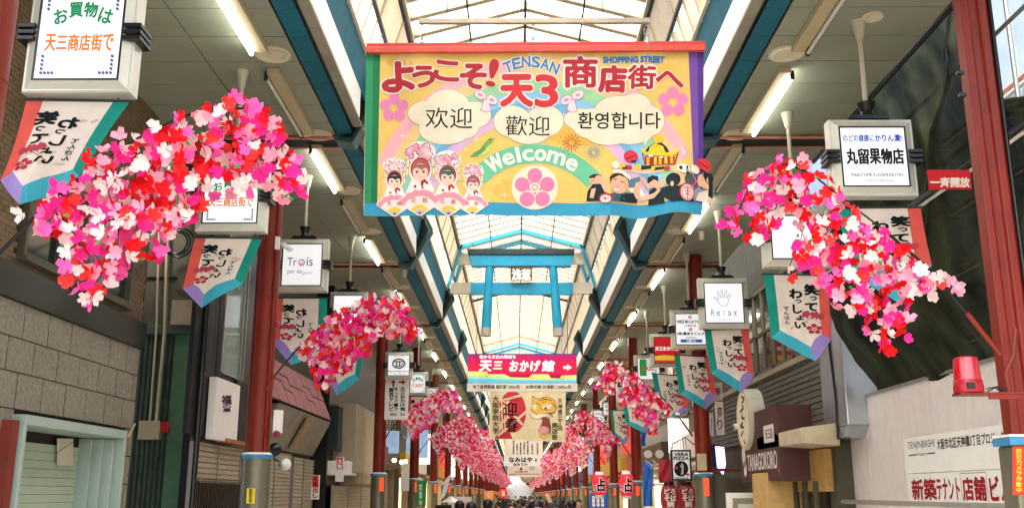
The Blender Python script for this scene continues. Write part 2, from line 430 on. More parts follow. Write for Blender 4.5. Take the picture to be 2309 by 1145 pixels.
for k in range(-2, 33):
    for j in range(3):
        y0 = J0 + BAY * k + j * 2.4 + .02; y1 = y0 + 2.36
        for sd_ in (-1, 1):
            b.poly([(X0, y0, cz(AP) + .12), (X0, y1, cz(AP) + .12), (X0 + sd_ * (EX + .1), y1, cz(EV) + .10), (X0 + sd_ * (EX + .1), y0, cz(EV) + .10)], M_roof)
b.part('roof_sheet', roof, kind='stuff')
def gable(b, y, w, d, m, dz=0):
    for sd_ in (-1, 1):
        b.prism([(X0, y, cz(AP) + dz), (X0 + sd_ * EX, y, cz(EV) + dz), (X0 + sd_ * EX, y, cz(EV) + dz - d), (X0, y, cz(AP) + dz - d)], (0, w, 0), m)
_r = MB(); 
for sd_ in (-1, 1): _r.prism([(0, 0, .09), (sd_ * EX, 0, EV - AP + .09), (sd_ * EX, 0, EV - AP - .03), (0, 0, -.03)], (0, .11, 0), M_raft)
rme = _r.data('rafter')
nr = 0
y = YS + .3
far = MB()
while y < YE:
    if nr < 110:
        o = bpy.data.objects.new('rafter', rme); COL.objects.link(o); o.parent = roof; o.location = (X0, y, cz(AP))
    else: gable(far, y, .11, .12, M_raft, .09)
    nr += 1; y += .55
far.part('rafter', roof, kind='stuff')
for x, r in ((0, .02), (-.85, .012), (.85, .012)):
    b = MB(); zc = cz(AP) - abs(x) / EX * (AP - EV) - .05; b.box(X0 + x - r, X0 + x + r, YS, YE, zc - .03, zc + .02, M_dark); b.part('roof_rail', roof)
for sd_ in (-1, 1):
    b = MB(); b.box(X0 + sd_ * (EX - .02), X0 + sd_ * (EX + .08), YS, YE, cz(EV) - .09, cz(EV) + .09, M_cream); b.part('eave_rail', roof)
    b = MB(); b.prism([(X0 + sd_ * zx(6.62), YS, cz(6.62)), (X0 + sd_ * (EX + .03), YS, cz(EV)), (X0 + sd_ * (EX + .06), YS, cz(EV)), (X0 + sd_ * (zx(6.62) + .03), YS, cz(6.62))], (0, YE - YS, 0), M_side); b.part('eave_sheet', roof)
def portal(y, m, w=.12, d=.10, legs=True):
    b = MB(); gable(b, y, w, d, m, -.04)
    if legs:
        for sd_ in (-1, 1):
            b.prism([(X0 + sd_ * EX, y, cz(EV)), (X0 + sd_ * 2.07, y, cz(5.5)), (X0 + sd_ * 1.99, y, cz(5.5)), (X0 + sd_ * (EX - .08), y, cz(EV) - .04)], (0, w, 0), m)
    b.part('portal_frame', roof)
for y in (26.15, 27.35, 47.0, 48.2, 69, 70.2, 91, 92.2): portal(y, M_tealb)
for y in (8.6, 19.5, 34.0, 44.9, 62): portal(y, M_cream if y != 34.0 else M_dark, w=.07, d=.07, legs=False)
# --- battens and rings on the ceiling
def batten(lit, sd_):
    r = thing('fluorescent_batten', '', 'ceiling light', (0, 0, 0))
    b = MB(); b.box(-.07, .07, 0, 1.9, -.07, 0, M_batten); b.part('housing', r, bevel=.006)
    b = MB(); x = sd_ * .085
    b.tube([(x, .06, -.10), (x, 1.84, -.10)], .019 if not lit else .021, M_tube_on if lit else M_tube_off, 10); b.part('tube', r, smooth=True)
    b = MB()
    for y in (.03, 1.84):
        b = MB(); b.box(x - .02, x + .02, y, y + .03, -.13, -.03, M_dark); b.part('lamp_holder', r)
    return r
prot = {(l, s): batten(l, s) for l in (0, 1) for s in (-1, 1)}
ringme = MB().lathe([(.115, -.006), (.13, -.02), (.185, -.024), (.19, 0), (.115, 0)], (0, 0, 0), M_disc, 28).lathe([(.114, -.004), (.02, -.002)], (0, 0, 0), mat('lens_pale', 'b5ad96', rough=.3), 28)
ring0 = None
ordn = ['first', 'second', 'third', 'fourth', 'fifth', 'sixth', 'seventh', 'eighth', 'ninth', 'tenth', 'eleventh', 'twelfth', 'thirteenth', 'fourteenth', 'fifteenth', 'sixteenth', 'seventeenth', 'eighteenth', 'nineteenth', 'twentieth']
used = set(); cnt = {}
for sd_ in (-1, 1):
    side = 'left' if sd_ < 0 else 'right'
    for n in range(-1, 62):
        lit = (n % 2 != 0) if sd_ < 0 else (n % 2 == 0)
        y = 9.95 + 2.4 * n; key = (1 if lit else 0, sd_); x = X0 + sd_ * 2.82
        c_ = cnt.get(key, 0); vis = y > 6.5
        w = 'glowing' if lit else 'unlit'
        if vis and c_ < 12: lab = '%s %s fluorescent batten from the near end of the %s ceiling' % (ordn[c_], w, side)
        elif vis: lab = 'tiny %s fluorescent batten far down the %s ceiling row' % (w, side)
        else: lab = '%s fluorescent batten above the near end of the %s ceiling' % (w, side)
        if vis: cnt[key] = c_ + 1
        if key in used: o = copy_tree(prot[key], (x, y, CZ), lab)
        else: o = prot[key]; o.location = (x, y, CZ); o['label'] = lab; used.add(key)
        o['group'] = 'fluorescent battens along the %s ceiling' % side
        if n < 30:
            xr = X0 + sd_ * 2.74
            if ring0 is None: ring0 = ringme.top('downlight_ring', 'x', 'downlight', smooth=True, loc=(0, 0, 0)); r_ = ring0
            else: r_ = ring0.copy(); COL.objects.link(r_)
            r_.location = (xr, y + 2.05, CZ - .001)
            i_ = n + 1
            r_['label'] = ('%s round downlight trim from the near end of the %s ceiling' % (ordn[i_], side)) if 0 <= i_ < 14 else 'tiny round downlight trim far along the %s ceiling' % side
            r_['group'] = 'round downlights on the %s ceiling' % side
# --- round recessed vent near right
b = MB().lathe([(.05, -.01), (.07, -.02), (.10, -.02), (.105, 0)], (0, 0, 0), M_disc, 20).lathe([(.05, -.005), (.02, -.004)], (0, 0, 0), M_black, 20)
p = ray(1968, 37); t = 4.57 / p.z; b.top('ceiling_vent', 'small dark round vent beside the sign pole on the near right ceiling', 'vent', loc=(0, 0, 0)).location = (p.x * t, p.y * t, CZ - .001)
# ------------------------------------------------------------------ pillars
def rounded_col(b, x, y, z0, z1, r, m, n=24): b.lathe([(r, z0), (r, z1)], (x, y, 0), m, n)
M_orange = mat('orange_plate', 'e2502a', rough=.4, emit=.15)
M_yel = mat('yellow_sticker', 'e8cf2a', rough=.4)
M_blue = mat('collar_blue', '3f86ab', rough=.4)
def pillar(sd_, X, collar_z, r=.145):
    t = thing('red_column', 'x', 'column', (0, 0, 0))
    rounded = MB(); rounded.lathe([(r, collar_z), (r, CZ - EYE + EYE)], (0, 0, 0), M_red, 28); rounded.part('shaft', t, smooth=True)
    b = MB(); b.lathe([(r + .035, 0), (r + .035, collar_z - .06)], (0, 0, 0), M_olive, 28); b.part('base_cladding', t, smooth=True)
    b = MB(); b.lathe([(r + .05, collar_z - .07), (r + .05, collar_z - .02)], (0, 0, 0), M_blue, 28); b.lathe([(r + .045, collar_z - .02), (r + .02, collar_z + .005)], (0, 0, 0), M_white, 28); b.part('collar', t, smooth=True)
    b = MB()
    for z in (collar_z + .9, collar_z + 1.9, collar_z + 2.9): b.lathe([(r + .004, z), (r + .004, z + .012)], (0, 0, 0), M_red, 28)
    b.tube([(-sd_ * r * .8, -r * .75, collar_z + .02), (-sd_ * r * .8, -r * .75, CZ - .02)], .014, M_red, 8); b.part('conduit', t)
    b = MB(); a0 = -sd_ * .05
    b.box(a0 - .0 + .0, a0 + .10, -r - .05, -r - .036, collar_z - .42, collar_z - .10, M_orange); b.part('orange_plate', t)
    return t
pil = {}
Lp = [('tall red column cut by the left edge behind the first tapestry', 5.4), ('dark red column behind the first left blossom garland beside the green wall', 12.25),
      ('red column between the blank white sign and the upright arrow board', 23.2), ('red column under the third left garland', 31.2), ('red column under the fourth left garland', 38.5)]
Rp = [('red column left of the red lantern pair', 29.2), ('red column between the two white-capped lanterns', 36), ('red column just beyond the left lantern', 43.5), ('red column under the right third garland', 51)]
pL = pillar(-1, 3.2, cz(.50)); pR = pillar(1, 3.5, cz(.40))
first = True
for lab, y in Lp:
    o = pL if first else copy_tree(pL); first = False
    o.location = (-3.2, y, 0); o['label'] = lab; o['group'] = 'red columns down the left side'; pil[('L', y)] = o
pR.location = (3.5, 18.7, 0); pR['label'] = 'red column beside the pizza sign, grey switch box on it'; pR['group'] = 'red columns down the right side'
for lab, y in Rp:
    o = copy_tree(pR, (3.5, y, 0), lab)
farL = [38.5 + 8 * i for i in range(1, 20)]; farR = [51 + 8 * i for i in range(1, 18)]
for y in farL: copy_tree(pL, (-3.2, y, 0), 'distant red column below the left blossom row')
for y in farR: copy_tree(pR, (3.5, y, 0), 'distant red column below the right blossom row')
for y_ in (5.4, 12.25):
    for ch in list(pil[('L', y_)].children):
        if ch.name.startswith('orange_plate'): bpy.data.objects.remove(ch)
# near right column: rectangular with flanges
cx_, cy_ = 3.53, 6.95
t = thing('red_column', 'large grooved rectangular red column at the right edge, beacon bolted to it', 'column', (cx_, cy_, 0), 'red columns down the right side')
b = MB(); prof = [(-.10, -.08), (-.04, -.08), (-.03, -.05), (.03, -.05), (.04, -.08), (.10, -.08), (.10, .05), (-.10, .05)]
b.prism([(cx_ + x, cy_ + y, cz(.40)) for x, y in prof], (0, 0, 4.17), M_red); b.part('shaft', t, bevel=.01)
b = MB(); b.box(cx_ + .102, cx_ + .14, cy_ - .05, cy_ + .06, cz(.40), CZ, M_red); b.tube([(cx_ + .13, cy_ - .07, cz(1.2)), (cx_ + .13, cy_ - .07, CZ)], .016, M_black, 8); b.part('cable_duct', t)
b = MB(); b.tube([PY(2275, 885, 6.74), PY(2268, 840, 6.74), PY(2285, 800, 6.74), PY(2290, 740, 6.74)], .018, M_red, 8); b.part('conduit', t, smooth=True)
b = MB(); b.box(cx_ - .13, cx_ + .24, cy_ - .12, cy_ + .10, 0, cz(.40) - .07, M_olive); b.part('base_cladding', t, bevel=.02)
b = MB(); b.box(cx_ - .15, cx_ + .26, cy_ - .14, cy_ + .12, cz(.40) - .07, cz(.40) - .015, M_blue); b.box(cx_ - .15, cx_ + .26, cy_ - .14, cy_ + .12, cz(.40) - .013, cz(.40) + .005, M_white); b.part('collar', t, bevel=.006)
pr = Print(planeY(cy_ - .123)); pr.rect(2283, 1005, 2330, 1115, 'd8432a', 1); pr.vtext('防犯カメラ作動中', 2291, 1010, 2303, 1110, 'e8c93a', 2, .03); pr.part('warning_plate', t)
for y_ in (165, 215):
    b = MB(); q = PY(2166 + (y_ - 165) * .1, y_, cy_ - .12); b.box(q.x - .03, q.x + .02, q.y - .02, q.y + .02, q.z - .012, q.z + .012, M_black); b.part('bolt', t)
# ================================================================== BUILDINGS, LEFT
XL = -4.46
M_brick = mat('small_brown_tile', '6f5a3e', rough=.45, var=.28, scale=5, bump=.1)
M_mortar = mat('tile_joint', '2c251b', rough=.9)
M_stone = mat('tan_stone_panel', '8a8270', rough=.8, var=.24, scale=24, bump=.7, bscale=30, dirt=.35, dirtcol='5d4f3c')
M_band = mat('dark_polished_band', '2b3229', rough=.25, var=.2, dirt=.3, dirtcol='4a4a3c')
M_mint = mat('mint_painted_frame', 'a4b5a8', rough=.4, var=.05, dirt=.15, dirtcol='6f8a76')
M_mintd = mat('mint_shutter', 'aab79c', rough=.45, var=.06, dirt=.2, dirtcol='7c8f6e')
M_shut = mat('beige_shutter', 'a99c82', rough=.45, var=.06, metal=.1, dirt=.3, dirtcol='6d604a')
M_alu = mat('aluminium', '9a9a90', rough=.35, metal=.6)
M_greenc = mat('green_corrugated', '455546', rough=.5, var=.15, dirt=.35, dirtcol='14261a')
M_greenp = mat('green_plain_sheet', '557a58', rough=.5, var=.1, dirt=.3, dirtcol='1e3a24')
M_blackp = mat('black_plank', '0f1010', rough=.5, var=.3, stretch=(6, 6, .6), bump=.2)
M_beigew = mat('beige_render', 'a3947a', rough=.8, var=.08, dirt=.3, dirtcol='6a5e49')
M_dkwall = mat('dirty_olive_wall', '4d4a38', rough=.8, var=.15, dirt=.4)
M_wood = mat('warm_wood', 'a0623a', rough=.5, var=.15)
M_pipe = mat('beige_pipe', 'b3a583', rough=.4, var=.05)
def xr(u0, v0, u1, v1, X):       # rectangle on a facade plane from its two photo corners (top left, bottom right) -> y0,y1,z0,z1
    a, b = PX(u0, v0, X), PX(u1, v1, X)
    return (min(a.y, b.y), max(a.y, b.y), min(a.z, b.z), max(a.z, b.z))
def bx(b, r, X, th, m):          # slab standing proud of plane X toward the street by th
    sg = 1 if X > 0 else -1
    return b.box(X - sg * th, X, r[0], r[1], r[2], r[3], m)
# ---- tiled building with the mint doorway
bd = thing('tiled_building', 'brown tiled building with stone base and mint green doorway, nearest on the left', 'building', (XL - 1.5, 9, 0))
yE = PX(318, 760, XL).y; yS = 5.8
zb1, zb0 = cz(1.98), cz(1.675)
dy0, dy1, dzt = PX(30, 940, XL).y, PX(285, 975, XL).y, cz(.66)
b = MB(); b.box(XL - .35, XL - .02, yS, yE, zb0, CZ + .6, M_mortar); b.box(XL - .48, XL - .36, yS, yE, 0, zb0, M_mortar); b.box(XL - .36, XL - .026, yS, dy0, 0, zb0, M_mortar); b.box(XL - .36, XL - .026, dy1, yE, 0, zb0, M_mortar); b.box(XL - .36, XL - .026, dy0, dy1, dzt - .04, zb0, M_mortar); b.box(XL - 4, XL - .35, yE - .3, yE, 0, CZ + 1, M_dkwall); b.part('wall', bd)
wy0, wy1, wz0, wz1 = PX(50, 560, XL).y, PX(283, 660, XL).y, cz(2.13), cz(2.95)
b = MB(); z = zb1 + .005; row = 0
while z < CZ + .02:
    y = yS + (0 if row % 2 else .06)
    while y < yE - .05:
        if not (y + .11 > wy0 - .03 and y < wy1 + .03 and z + .05 > wz0 - .03 and z < wz1 + .03):
            b.box(XL - .02, XL + random.uniform(-.002, .003), y, min(y + .113, yE), z, z + .046, M_brick)
        y += .12
    z += .052; row += 1
b.part('wall_tile', bd, kind='stuff')
b = MB(); b.box(XL - .02, XL + .05, yS, yE + .03, zb0, zb1, M_band); b.part('dark_band', bd, bevel=.008)
rows = [zb0, cz(1.36), cz(1.06), cz(.74), cz(.43), cz(.12), cz(-.2)]
dy0, dy1, dzt = PX(30, 940, XL).y, PX(285, 975, XL).y, cz(.66)
for i in range(len(rows) - 1):
    y = yS + (.25 if i % 2 else 0) - .45
    while y < yE:
        ya, yb = max(y, yS), min(y + .47, yE); z1, z0 = rows[i], rows[i + 1]
        if yb - ya > .04:
            segs = [(ya, yb)]
            if z0 < dzt - .02:
                segs = [(ya, min(yb, dy0 + .0)), (max(ya, dy1), yb)]
            for s0, s1 in segs:
                if s1 - s0 > .03:
                    q = MB(); q.box(XL - .025, XL + random.uniform(0, .006), s0 + .005, s1 - .005, z0 + .006, z1 - .006, M_stone); q.part('stone_panel', bd)
        y += .48
# window in tile wall
w = MB(); fr = .05
for (a0, a1, c0, c1) in ((wy0, wy1, wz0 - fr, wz0), (wy0, wy1, wz1, wz1 + fr), (wy0 - fr, wy0, wz0 - fr, wz1 + fr), (wy1, wy1 + fr, wz0 - fr, wz1 + fr), ((wy0 + wy1) / 2 - .03, (wy0 + wy1) / 2 + .03, wz0, wz1), (wy0 * .72 + wy1 * .28 - .02, wy0 * .72 + wy1 * .28 + .02, wz0, wz1)):
    w.box(XL - .02, XL + .05, a0, a1, c0, c1, mat('bronze_frame', '5b5746', rough=.4, metal=.3))
w = w.part('window', bd); b = MB(); b.box(XL - .08, XL - .012, wy0, wy1, wz0, wz1, M_glassd); b.part('pane', w)
b = MB(); b.box(XL - .01, XL + .09, wy0 - .08, wy1 + .08, wz0 - .09, wz0 - .05, mat('bronze_frame', '5b5746')); b.part('sill', w)
# doorway
PRO = .13
q0, q1 = PX(60, 925, XL + PRO), PX(287, 975, XL + PRO); yA, yB, zT = q0.y, q1.y, q1.z + .0
zT = (PX(60, 927, XL + PRO).z + PX(285, 975, XL + PRO).z) / 2
b = MB(); b.box(XL - .3, XL + PRO, yA, yA + .05, 0, zT - .09, M_mint); b.box(XL - .3, XL + PRO, yB - .05, yB, 0, zT - .09, M_mint); b.box(XL - .3, XL + PRO + .002, yA, yB, zT - .09, zT, M_mint)
for s_ in (.06, .12, .18): b.box(XL - .3, XL + PRO - s_ * 1.6, yB - .05 - s_, yB - .05 - s_ + .035, 0, zT - .1, M_mint)
b.part('door_frame', bd, bevel=.006)
b = MB(); z = .3
while z < zT - .22: b.box(XL - .31, XL - .28, yA + .34, yB - .25, z, z + .078, M_mintd); z += .082
b.box(XL - .33, XL - .315, yA + .06, yB - .06, 0, zT - .09, M_mortar); b.part('shutter_slat', bd, kind='stuff')
b = MB(); b.box(XL - .27, XL - .2, yA + .06, yA + .42, 0, zT - .12, M_mint); dr = b.part('door', bd, bevel=.005)
b = MB()
yc_ = yA + .27; pts = [(XL - .198, yc_ + .05 * math.cos(a), zT - .62 + .12 * math.sin(a)) for a in [math.pi * i / 8 for i in range(9)]] + [(XL - .198, yc_ - .05, zT - 1.7), (XL - .198, yc_ + .05, zT - 1.7)]
b.prism(pts, (.006, 0, 0), M_glassd); b.part('arched_pane', dr)
pr = Print(planeX(XL - .25)); pr.rect(128, 988, 165, 1048, 'd5cdb2', 1); pr.line([(128, 1020), (165, 995)], 2, '7b8464', 2); pr.part('notice', bd)
b = MB(); b.box(XL, XL + .1, yA - .16, yA - .04, 0, zT - .06, mat('rust_red_post', '7d2f22', rough=.5, dirt=.3)); b.part('red_post', bd)
b = MB(); b.tube([PX(288, 985, XL + PRO), PX(304, 955, XL + PRO)], .012, M_pipe, 8); b.part('stay_rod', bd)
# ---- recess with green corrugated wall facing the camera
YG = 13.0
def yb(b, u0, v0, u1, v1, Y, th, m):
    a, c = PY(u0, v0, Y), PY(u1, v1, Y); return b.box(a.x, c.x, Y - th, Y, c.z, a.z, m)
gw = thing('green_clad_wall', 'green corrugated sheet wall in the narrow gap between the tiled and the black building', 'wall', (PY(370, 1100, YG).x, YG, 0))
xa, xb_ = PY(305, 900, YG).x, PY(432, 900, YG).x; zt = PY(370, 752, YG).z; xm = PY(386, 900, YG).x
b = MB(); b.box(xa, xb_, YG, YG + .1, 0, CZ, M_dkwall); b.part('wall', gw)
x = xa
while x < xm - .03:
    b = MB(); b.prism([(x, YG - .005, 0), (x + .018, YG - .045, 0), (x + .042, YG - .045, 0), (x + .06, YG - .005, 0)], (0, 0, zt), M_greenc); b.part('corrugation_rib', gw); x += .066
b = MB(); b.box(xm, xb_, YG - .04, YG - .002, 0, zt, M_greenp); b.part('plain_sheet', gw)
b = MB(); b.box(xa, xb_ + .01, YG - .09, YG - .003, zt - .02, zt + .10, M_greenc); b.part('top_flashing', gw, bevel=.01)
b = MB(); yb(b, 395, 680, 440, 735, YG, .12, M_beigew); b.part('beige_box', gw)
b = MB(); yb(b, 320, 735 - 110, 400, 628, YG, .02, M_black); b.part('wall_joint', gw)
for u0, u1 in ((352, 338), (371, 353)):
    b = MB(); b.tube([PY(u0 + 12, 545 - 200, YG - .09), PY(u0 + 1, 745, YG - .09), PY(u1, 950, YG - .09)], .016 if u0 < 360 else .024, M_pipe, 10); b.top('wall_conduit', 'thin beige conduit, left of the pair on the green wall' if u0 < 360 else 'thicker beige conduit, right of the pair on the green wall', 'pipe', 'beige conduits on the green wall', smooth=True)
b = MB(); yb(b, 320, 949, 364, 991, YG - .06, .10, M_pipe); b.top('junction_box', 'beige junction box at the foot of two conduits on the green wall', 'electrical box', bevel=.006)
b = MB(); yb(b, 368, 951, 382, 975, YG - .06, .06, mat('red_plastic', 'd02420', rough=.3)); b.top('alarm_box', 'small bright red box right of the beige junction box', 'alarm box', bevel=.006)
# ---- black plank building with white vertical sign
XB = -4.05
YG = 13.0
bb = thing('black_plank_building', 'narrow black planked shop with tall glass strip beside the red column', 'building', (XB - 1.5, 16, 0))
y0_ = PX(444, 900, XB).y; y1_ = PX(560, 900, XB).y
b = MB(); b.box(XB - 3, XB - .14, YG + .12, y1_ + .2, 0, CZ + 1, M_black); b.box(XB - .14, XB - .05, y0_, y1_ + .2, 0, CZ + 1, M_black); b.part('wall', bb)
r = xr(446, 640, 500, 990, XB); zbase = r[2]
yy = r[0]; yg = PX(497, 800, XB).y; yz = PX(547, 800, XB).y
while yy < yg - .02:
    b = MB(); b.box(XB - .05, XB + random.uniform(0, .012), yy, yy + .135, zbase, CZ - .02, M_blackp); b.part('plank', bb); yy += .14
b = MB(); b.box(XB - .04, XB + .01, PX(530, 900, XB).y, PX(545, 900, XB).y + .25, zbase, PX(540, 860, XB).z, M_blackp); b.part('plank', bb)
zg1 = CZ - .4; zg0 = PX(500, 840, XB).z
M_glz = mat('reflecting_glass', '7e948a', rough=.05, var=.25, scale=1.5, spec=1)
w = MB()
for a, c in ((yg - .02, yg + .03), (yz - .03, yz + .02), ((yg + yz) / 2 + .35, (yg + yz) / 2 + .39)): w.box(XB - .03, XB + .03, a, c, zg0, zg1, M_alu)
w = w.part('window', bb)
b = MB(); b.box(XB - .03, XB, yg + .03, yz - .03, zg0, zg1, M_glz); b.part('pane', w)
b = MB(); r = xr(483, 840, 541, 1001, XB + .12); b.box(XB + .02, XB + .12, PX(486, 900, XB + .12).y, PX(540, 900, XB + .12).y, PX(540, 1000, XB + .12).z, PX(486, 842, XB + .12).z - .03, M_white)
vs_ = b.top('vertical_shop_sign', 'cream vertical shop sign with small dark lettering on the black planks', 'sign', bevel=.004)
pr = Print(planeX(XB + .121)); pr.vtext('福', 500, 890, 521, 912, '5d2a4a', 1, .05); pr.vtext('の屋', 502, 912, 520, 928, '30242a', 1, .05); pr.part('lettering', vs_)
b = MB(); q = PX(500, 990, XB); b.box(XB, XB + .16, PX(488, 990, XB).y, PX(541, 1000, XB).y, q.z - .05, q.z + .0, M_wood); b.part('wood_ledge', bb)
def shutter(par, X, y0, y1, z0, z1, m, n=1, near=True, sg=None):
    sg = 1 if X < 0 else -1; w_ = (y1 - y0) / n
    if near:
        b = MB(); z = z0; h = .07
        while z < z1 - .01:
            b.prism([(X, y0, z), (X + sg * .022, y0, z + .012), (X + sg * .022, y0, min(z + h - .012, z1)), (X, y0, min(z + h, z1))], (0, y1 - y0, 0), m); z += h
        b.part('shutter_slat', par, kind='stuff')
        for i in range(n + 1):
            b = MB(); y = y0 + i * w_; b.box(X - .01, X + sg * .04, y - .02, y + .02, z0, z1, M_alu); b.part('shutter_rail', par)
    else:
        b = MB(); b.box(X - .01, X + .02, y0, y1, z0, z1, m); b.part('shutter', par)
zs1 = PX(500, 996, XB).z
shutter(bb, XB - .03, PX(436, 1000, XB).y, PX(545, 1000, XB).y, .3, zs1 - .05, M_shut, 2)
b = MB(); ya, yb_ = PX(436, 1080, XB).y, PX(548, 1080, XB).y; zl = PX(500, 1085, XB).z; y = ya
while y < yb_:
    b.box(XB + .03, XB + .06, y, y + .03, .2, zl, M_black); y += .09
b.box(XB + .02, XB + .07, ya, yb_, zl - .03, zl, M_black); b.part('lattice_bar', bb)
b = MB(); b.tube([(XB + .03, y0_ + .02, 0), (XB + .03, y0_ + .02, CZ)], .04, M_black, 10); b.part('downpipe', bb)
# ---- pink tiled awning shop
XP = -3.95
ps = thing('pink_awning_shop', 'shuttered shop with sloping pink panelled canopy left of the second column', 'building', (XP - 2, 18.5, 0))
y0_, y1_ = 15.0, 21.4
b = MB(); b.box(XP - 3, XP - .5, y0_ + .25, y1_, 0, CZ + 1, M_dkwall); b.part('wall', ps)
M_pink = mat('pink_canopy_tile', 'b06a66', rough=.5, var=.1, dirt=.25, dirtcol='6b3b38')
# canopy slope from wall (high) to edge (low)
zA, zB = cz(2.36), cz(1.55)
ny = 9
for j in range(ny):
    ya, yb_ = y0_ + .3 + (y1_ - y0_ - .4) * j / ny, y0_ + .3 + (y1_ - y0_ - .4) * (j + 1) / ny
    for i in range(2 if j % 3 else 3):
        n_ = 2 if j % 3 else 3
        za, zc_ = zA + (zB - zA) * i / n_, zA + (zB - zA) * (i + 1) / n_
        xa_, xc_ = XP - .38 + .33 * i / n_, XP - .38 + .33 * (i + 1) / n_
        b = MB(); b.prism([(xa_, ya + .02, za - .012), (xc_, ya + .02, zc_ + .012), (xc_ - .04, ya + .02, zc_ + .012), (xa_ - .04, ya + .02, za - .012)], (0, yb_ - ya - .035, 0), M_pink); b.part('canopy_panel', ps)
b = MB(); b.prism([(XP - .41, y0_ + .25, zA), (XP - .08, y0_ + .25, zB), (XP - .14, y0_ + .25, zB), (XP - .47, y0_ + .25, zA)], (0, y1_ - y0_ - .3, 0), M_dark); b.part('canopy_frame', ps)
# grey folded awning box
M_awn = mat('grimy_grey_awning', '857c6a', rough=.6, var=.15, dirt=.4, dirtcol='2f2a22')
ya, yb_ = 16.6, 21.2
b = MB(); b.prism([(XP - .04, ya, zB - .04), (XP - .40, ya, cz(.80)), (XP - .46, ya, cz(.80)), (XP - .46, ya, zB - .04)], (0, yb_ - ya, 0), M_awn); b.part('awning', ps, bevel=.01)
b = MB(); ym = ya + (yb_ - ya) * .45; b.prism([(XP - .02, ym, zB - .12), (XP - .34, ym, cz(.86)), (XP - .31, ym, cz(.84)), (XP + .02, ym, zB - .14)], (0, .5, 0), mat('tan_leaflet', '9a7a5c', rough=.6, var=.4, scale=14)); b.part('menu_board', ps)
shutter(ps, XP - .42, y0_ + .3, ya + 2.6, .2, cz(.76), M_shut, 3)
shutter(ps, XP - .42, ya + 2.8, y1_ - .1, .2, cz(.72), M_shut, 2)
for i, (u, v) in enumerate(((640, 1046), (618, 1012))):
    q = PX(u, v, XP + .35)
    b = MB(); b.lathe([(.02, -.1), (.09, .02), (.10, .06), (.02, .07)], q, M_white if i == 0 else M_black, 16, 'Y'); b.tube([q + Vector((0, .05, 0)), q + Vector((-.25, .15, .12))], .012, M_black, 6)
    b.top('spot_lamp', 'cream square-headed spot lamp under the pink canopy' if i == 0 else 'black spot lamp behind the cream lamp by the first column', 'spot lamp', smooth=True)
# hanging red/white vertical cards
for u, v0, v1, lab, col in ((711, 1070, 1125, 'red and white notice hanging under the grey awning', 'd83a3c'), (766, 1030, 1085, 'red vertical pennant hanging on the cream box', 'c92f38')):
    q0, q1 = PY(u - 8, v0, 19.6), PY(u + 8, v1, 19.6); b = MB(); b.box(q0.x, q1.x, 19.6, 19.62, q1.z, q0.z, pm('f0e6da')); s_ = b.top('hanging_notice', lab, 'notice')
    pr = Print(planeY(19.598)); pr.rect(u - 7, v0 + 1, u + 7, (v0 + v1) / 2, col, 1); pr.vtext('大売出し', u - 5, v0 + 3, u + 5, v1 - 3, 'f6efe6' if u > 740 else '9c2328', 2, .04); pr.part('lettering', s_)
# ---- beige panel shop (left 760-850)
XQ = -3.9
qs = thing('beige_panel_shop', 'dark shop with tall beige side panel behind the red column with the arrow board', 'building', (XQ - 2, 22.5, 0))
ya, yb_ = 21.5, PX(852, 900, XQ).y
b = MB(); b.box(XQ - 3, XQ - .2, ya, yb_ + 1, 0, CZ + 1, M_black); b.part('wall', qs)
b = MB(); r = xr(806, 870, 842, 1048, XQ + .3); b.box(XQ - .2, XQ + .3, r[0], r[1] + .3, cz(.48), cz(2.0), M_beigew); b.part('beige_panel', qs, bevel=.01)
b = MB(); r = xr(756, 800, 800, 1000, XQ); b.box(XQ - .25, XQ + .0, ya + .1, PX(802, 900, XQ).y, cz(.95), cz(1.9), M_dark); b.part('dark_gap_box', qs, bevel=.01)  # dark box put in for the shade of the black gap
b = MB(); q = PX(750, 1040, XQ + .3); b.box(XQ - .2, XQ + .25, ya + .1, ya + 1.3, cz(.42), cz(.72), M_white); b.part('cream_box', qs, bevel=.01)
b = MB(); b.prism([(XQ - .2, ya + 1.6, cz(.5)), (XQ + .35, ya + 1.6, cz(.5)), (XQ + .3, ya + 1.6, cz(.25)), (XQ - .2, ya + 1.6, cz(.18))], (0, 2.2, 0), M_beigew); b.part('canopy_box', qs, bevel=.01)
shutter(qs, XQ - .1, ya + .2, yb_, .2, cz(.2), M_shut, 3)
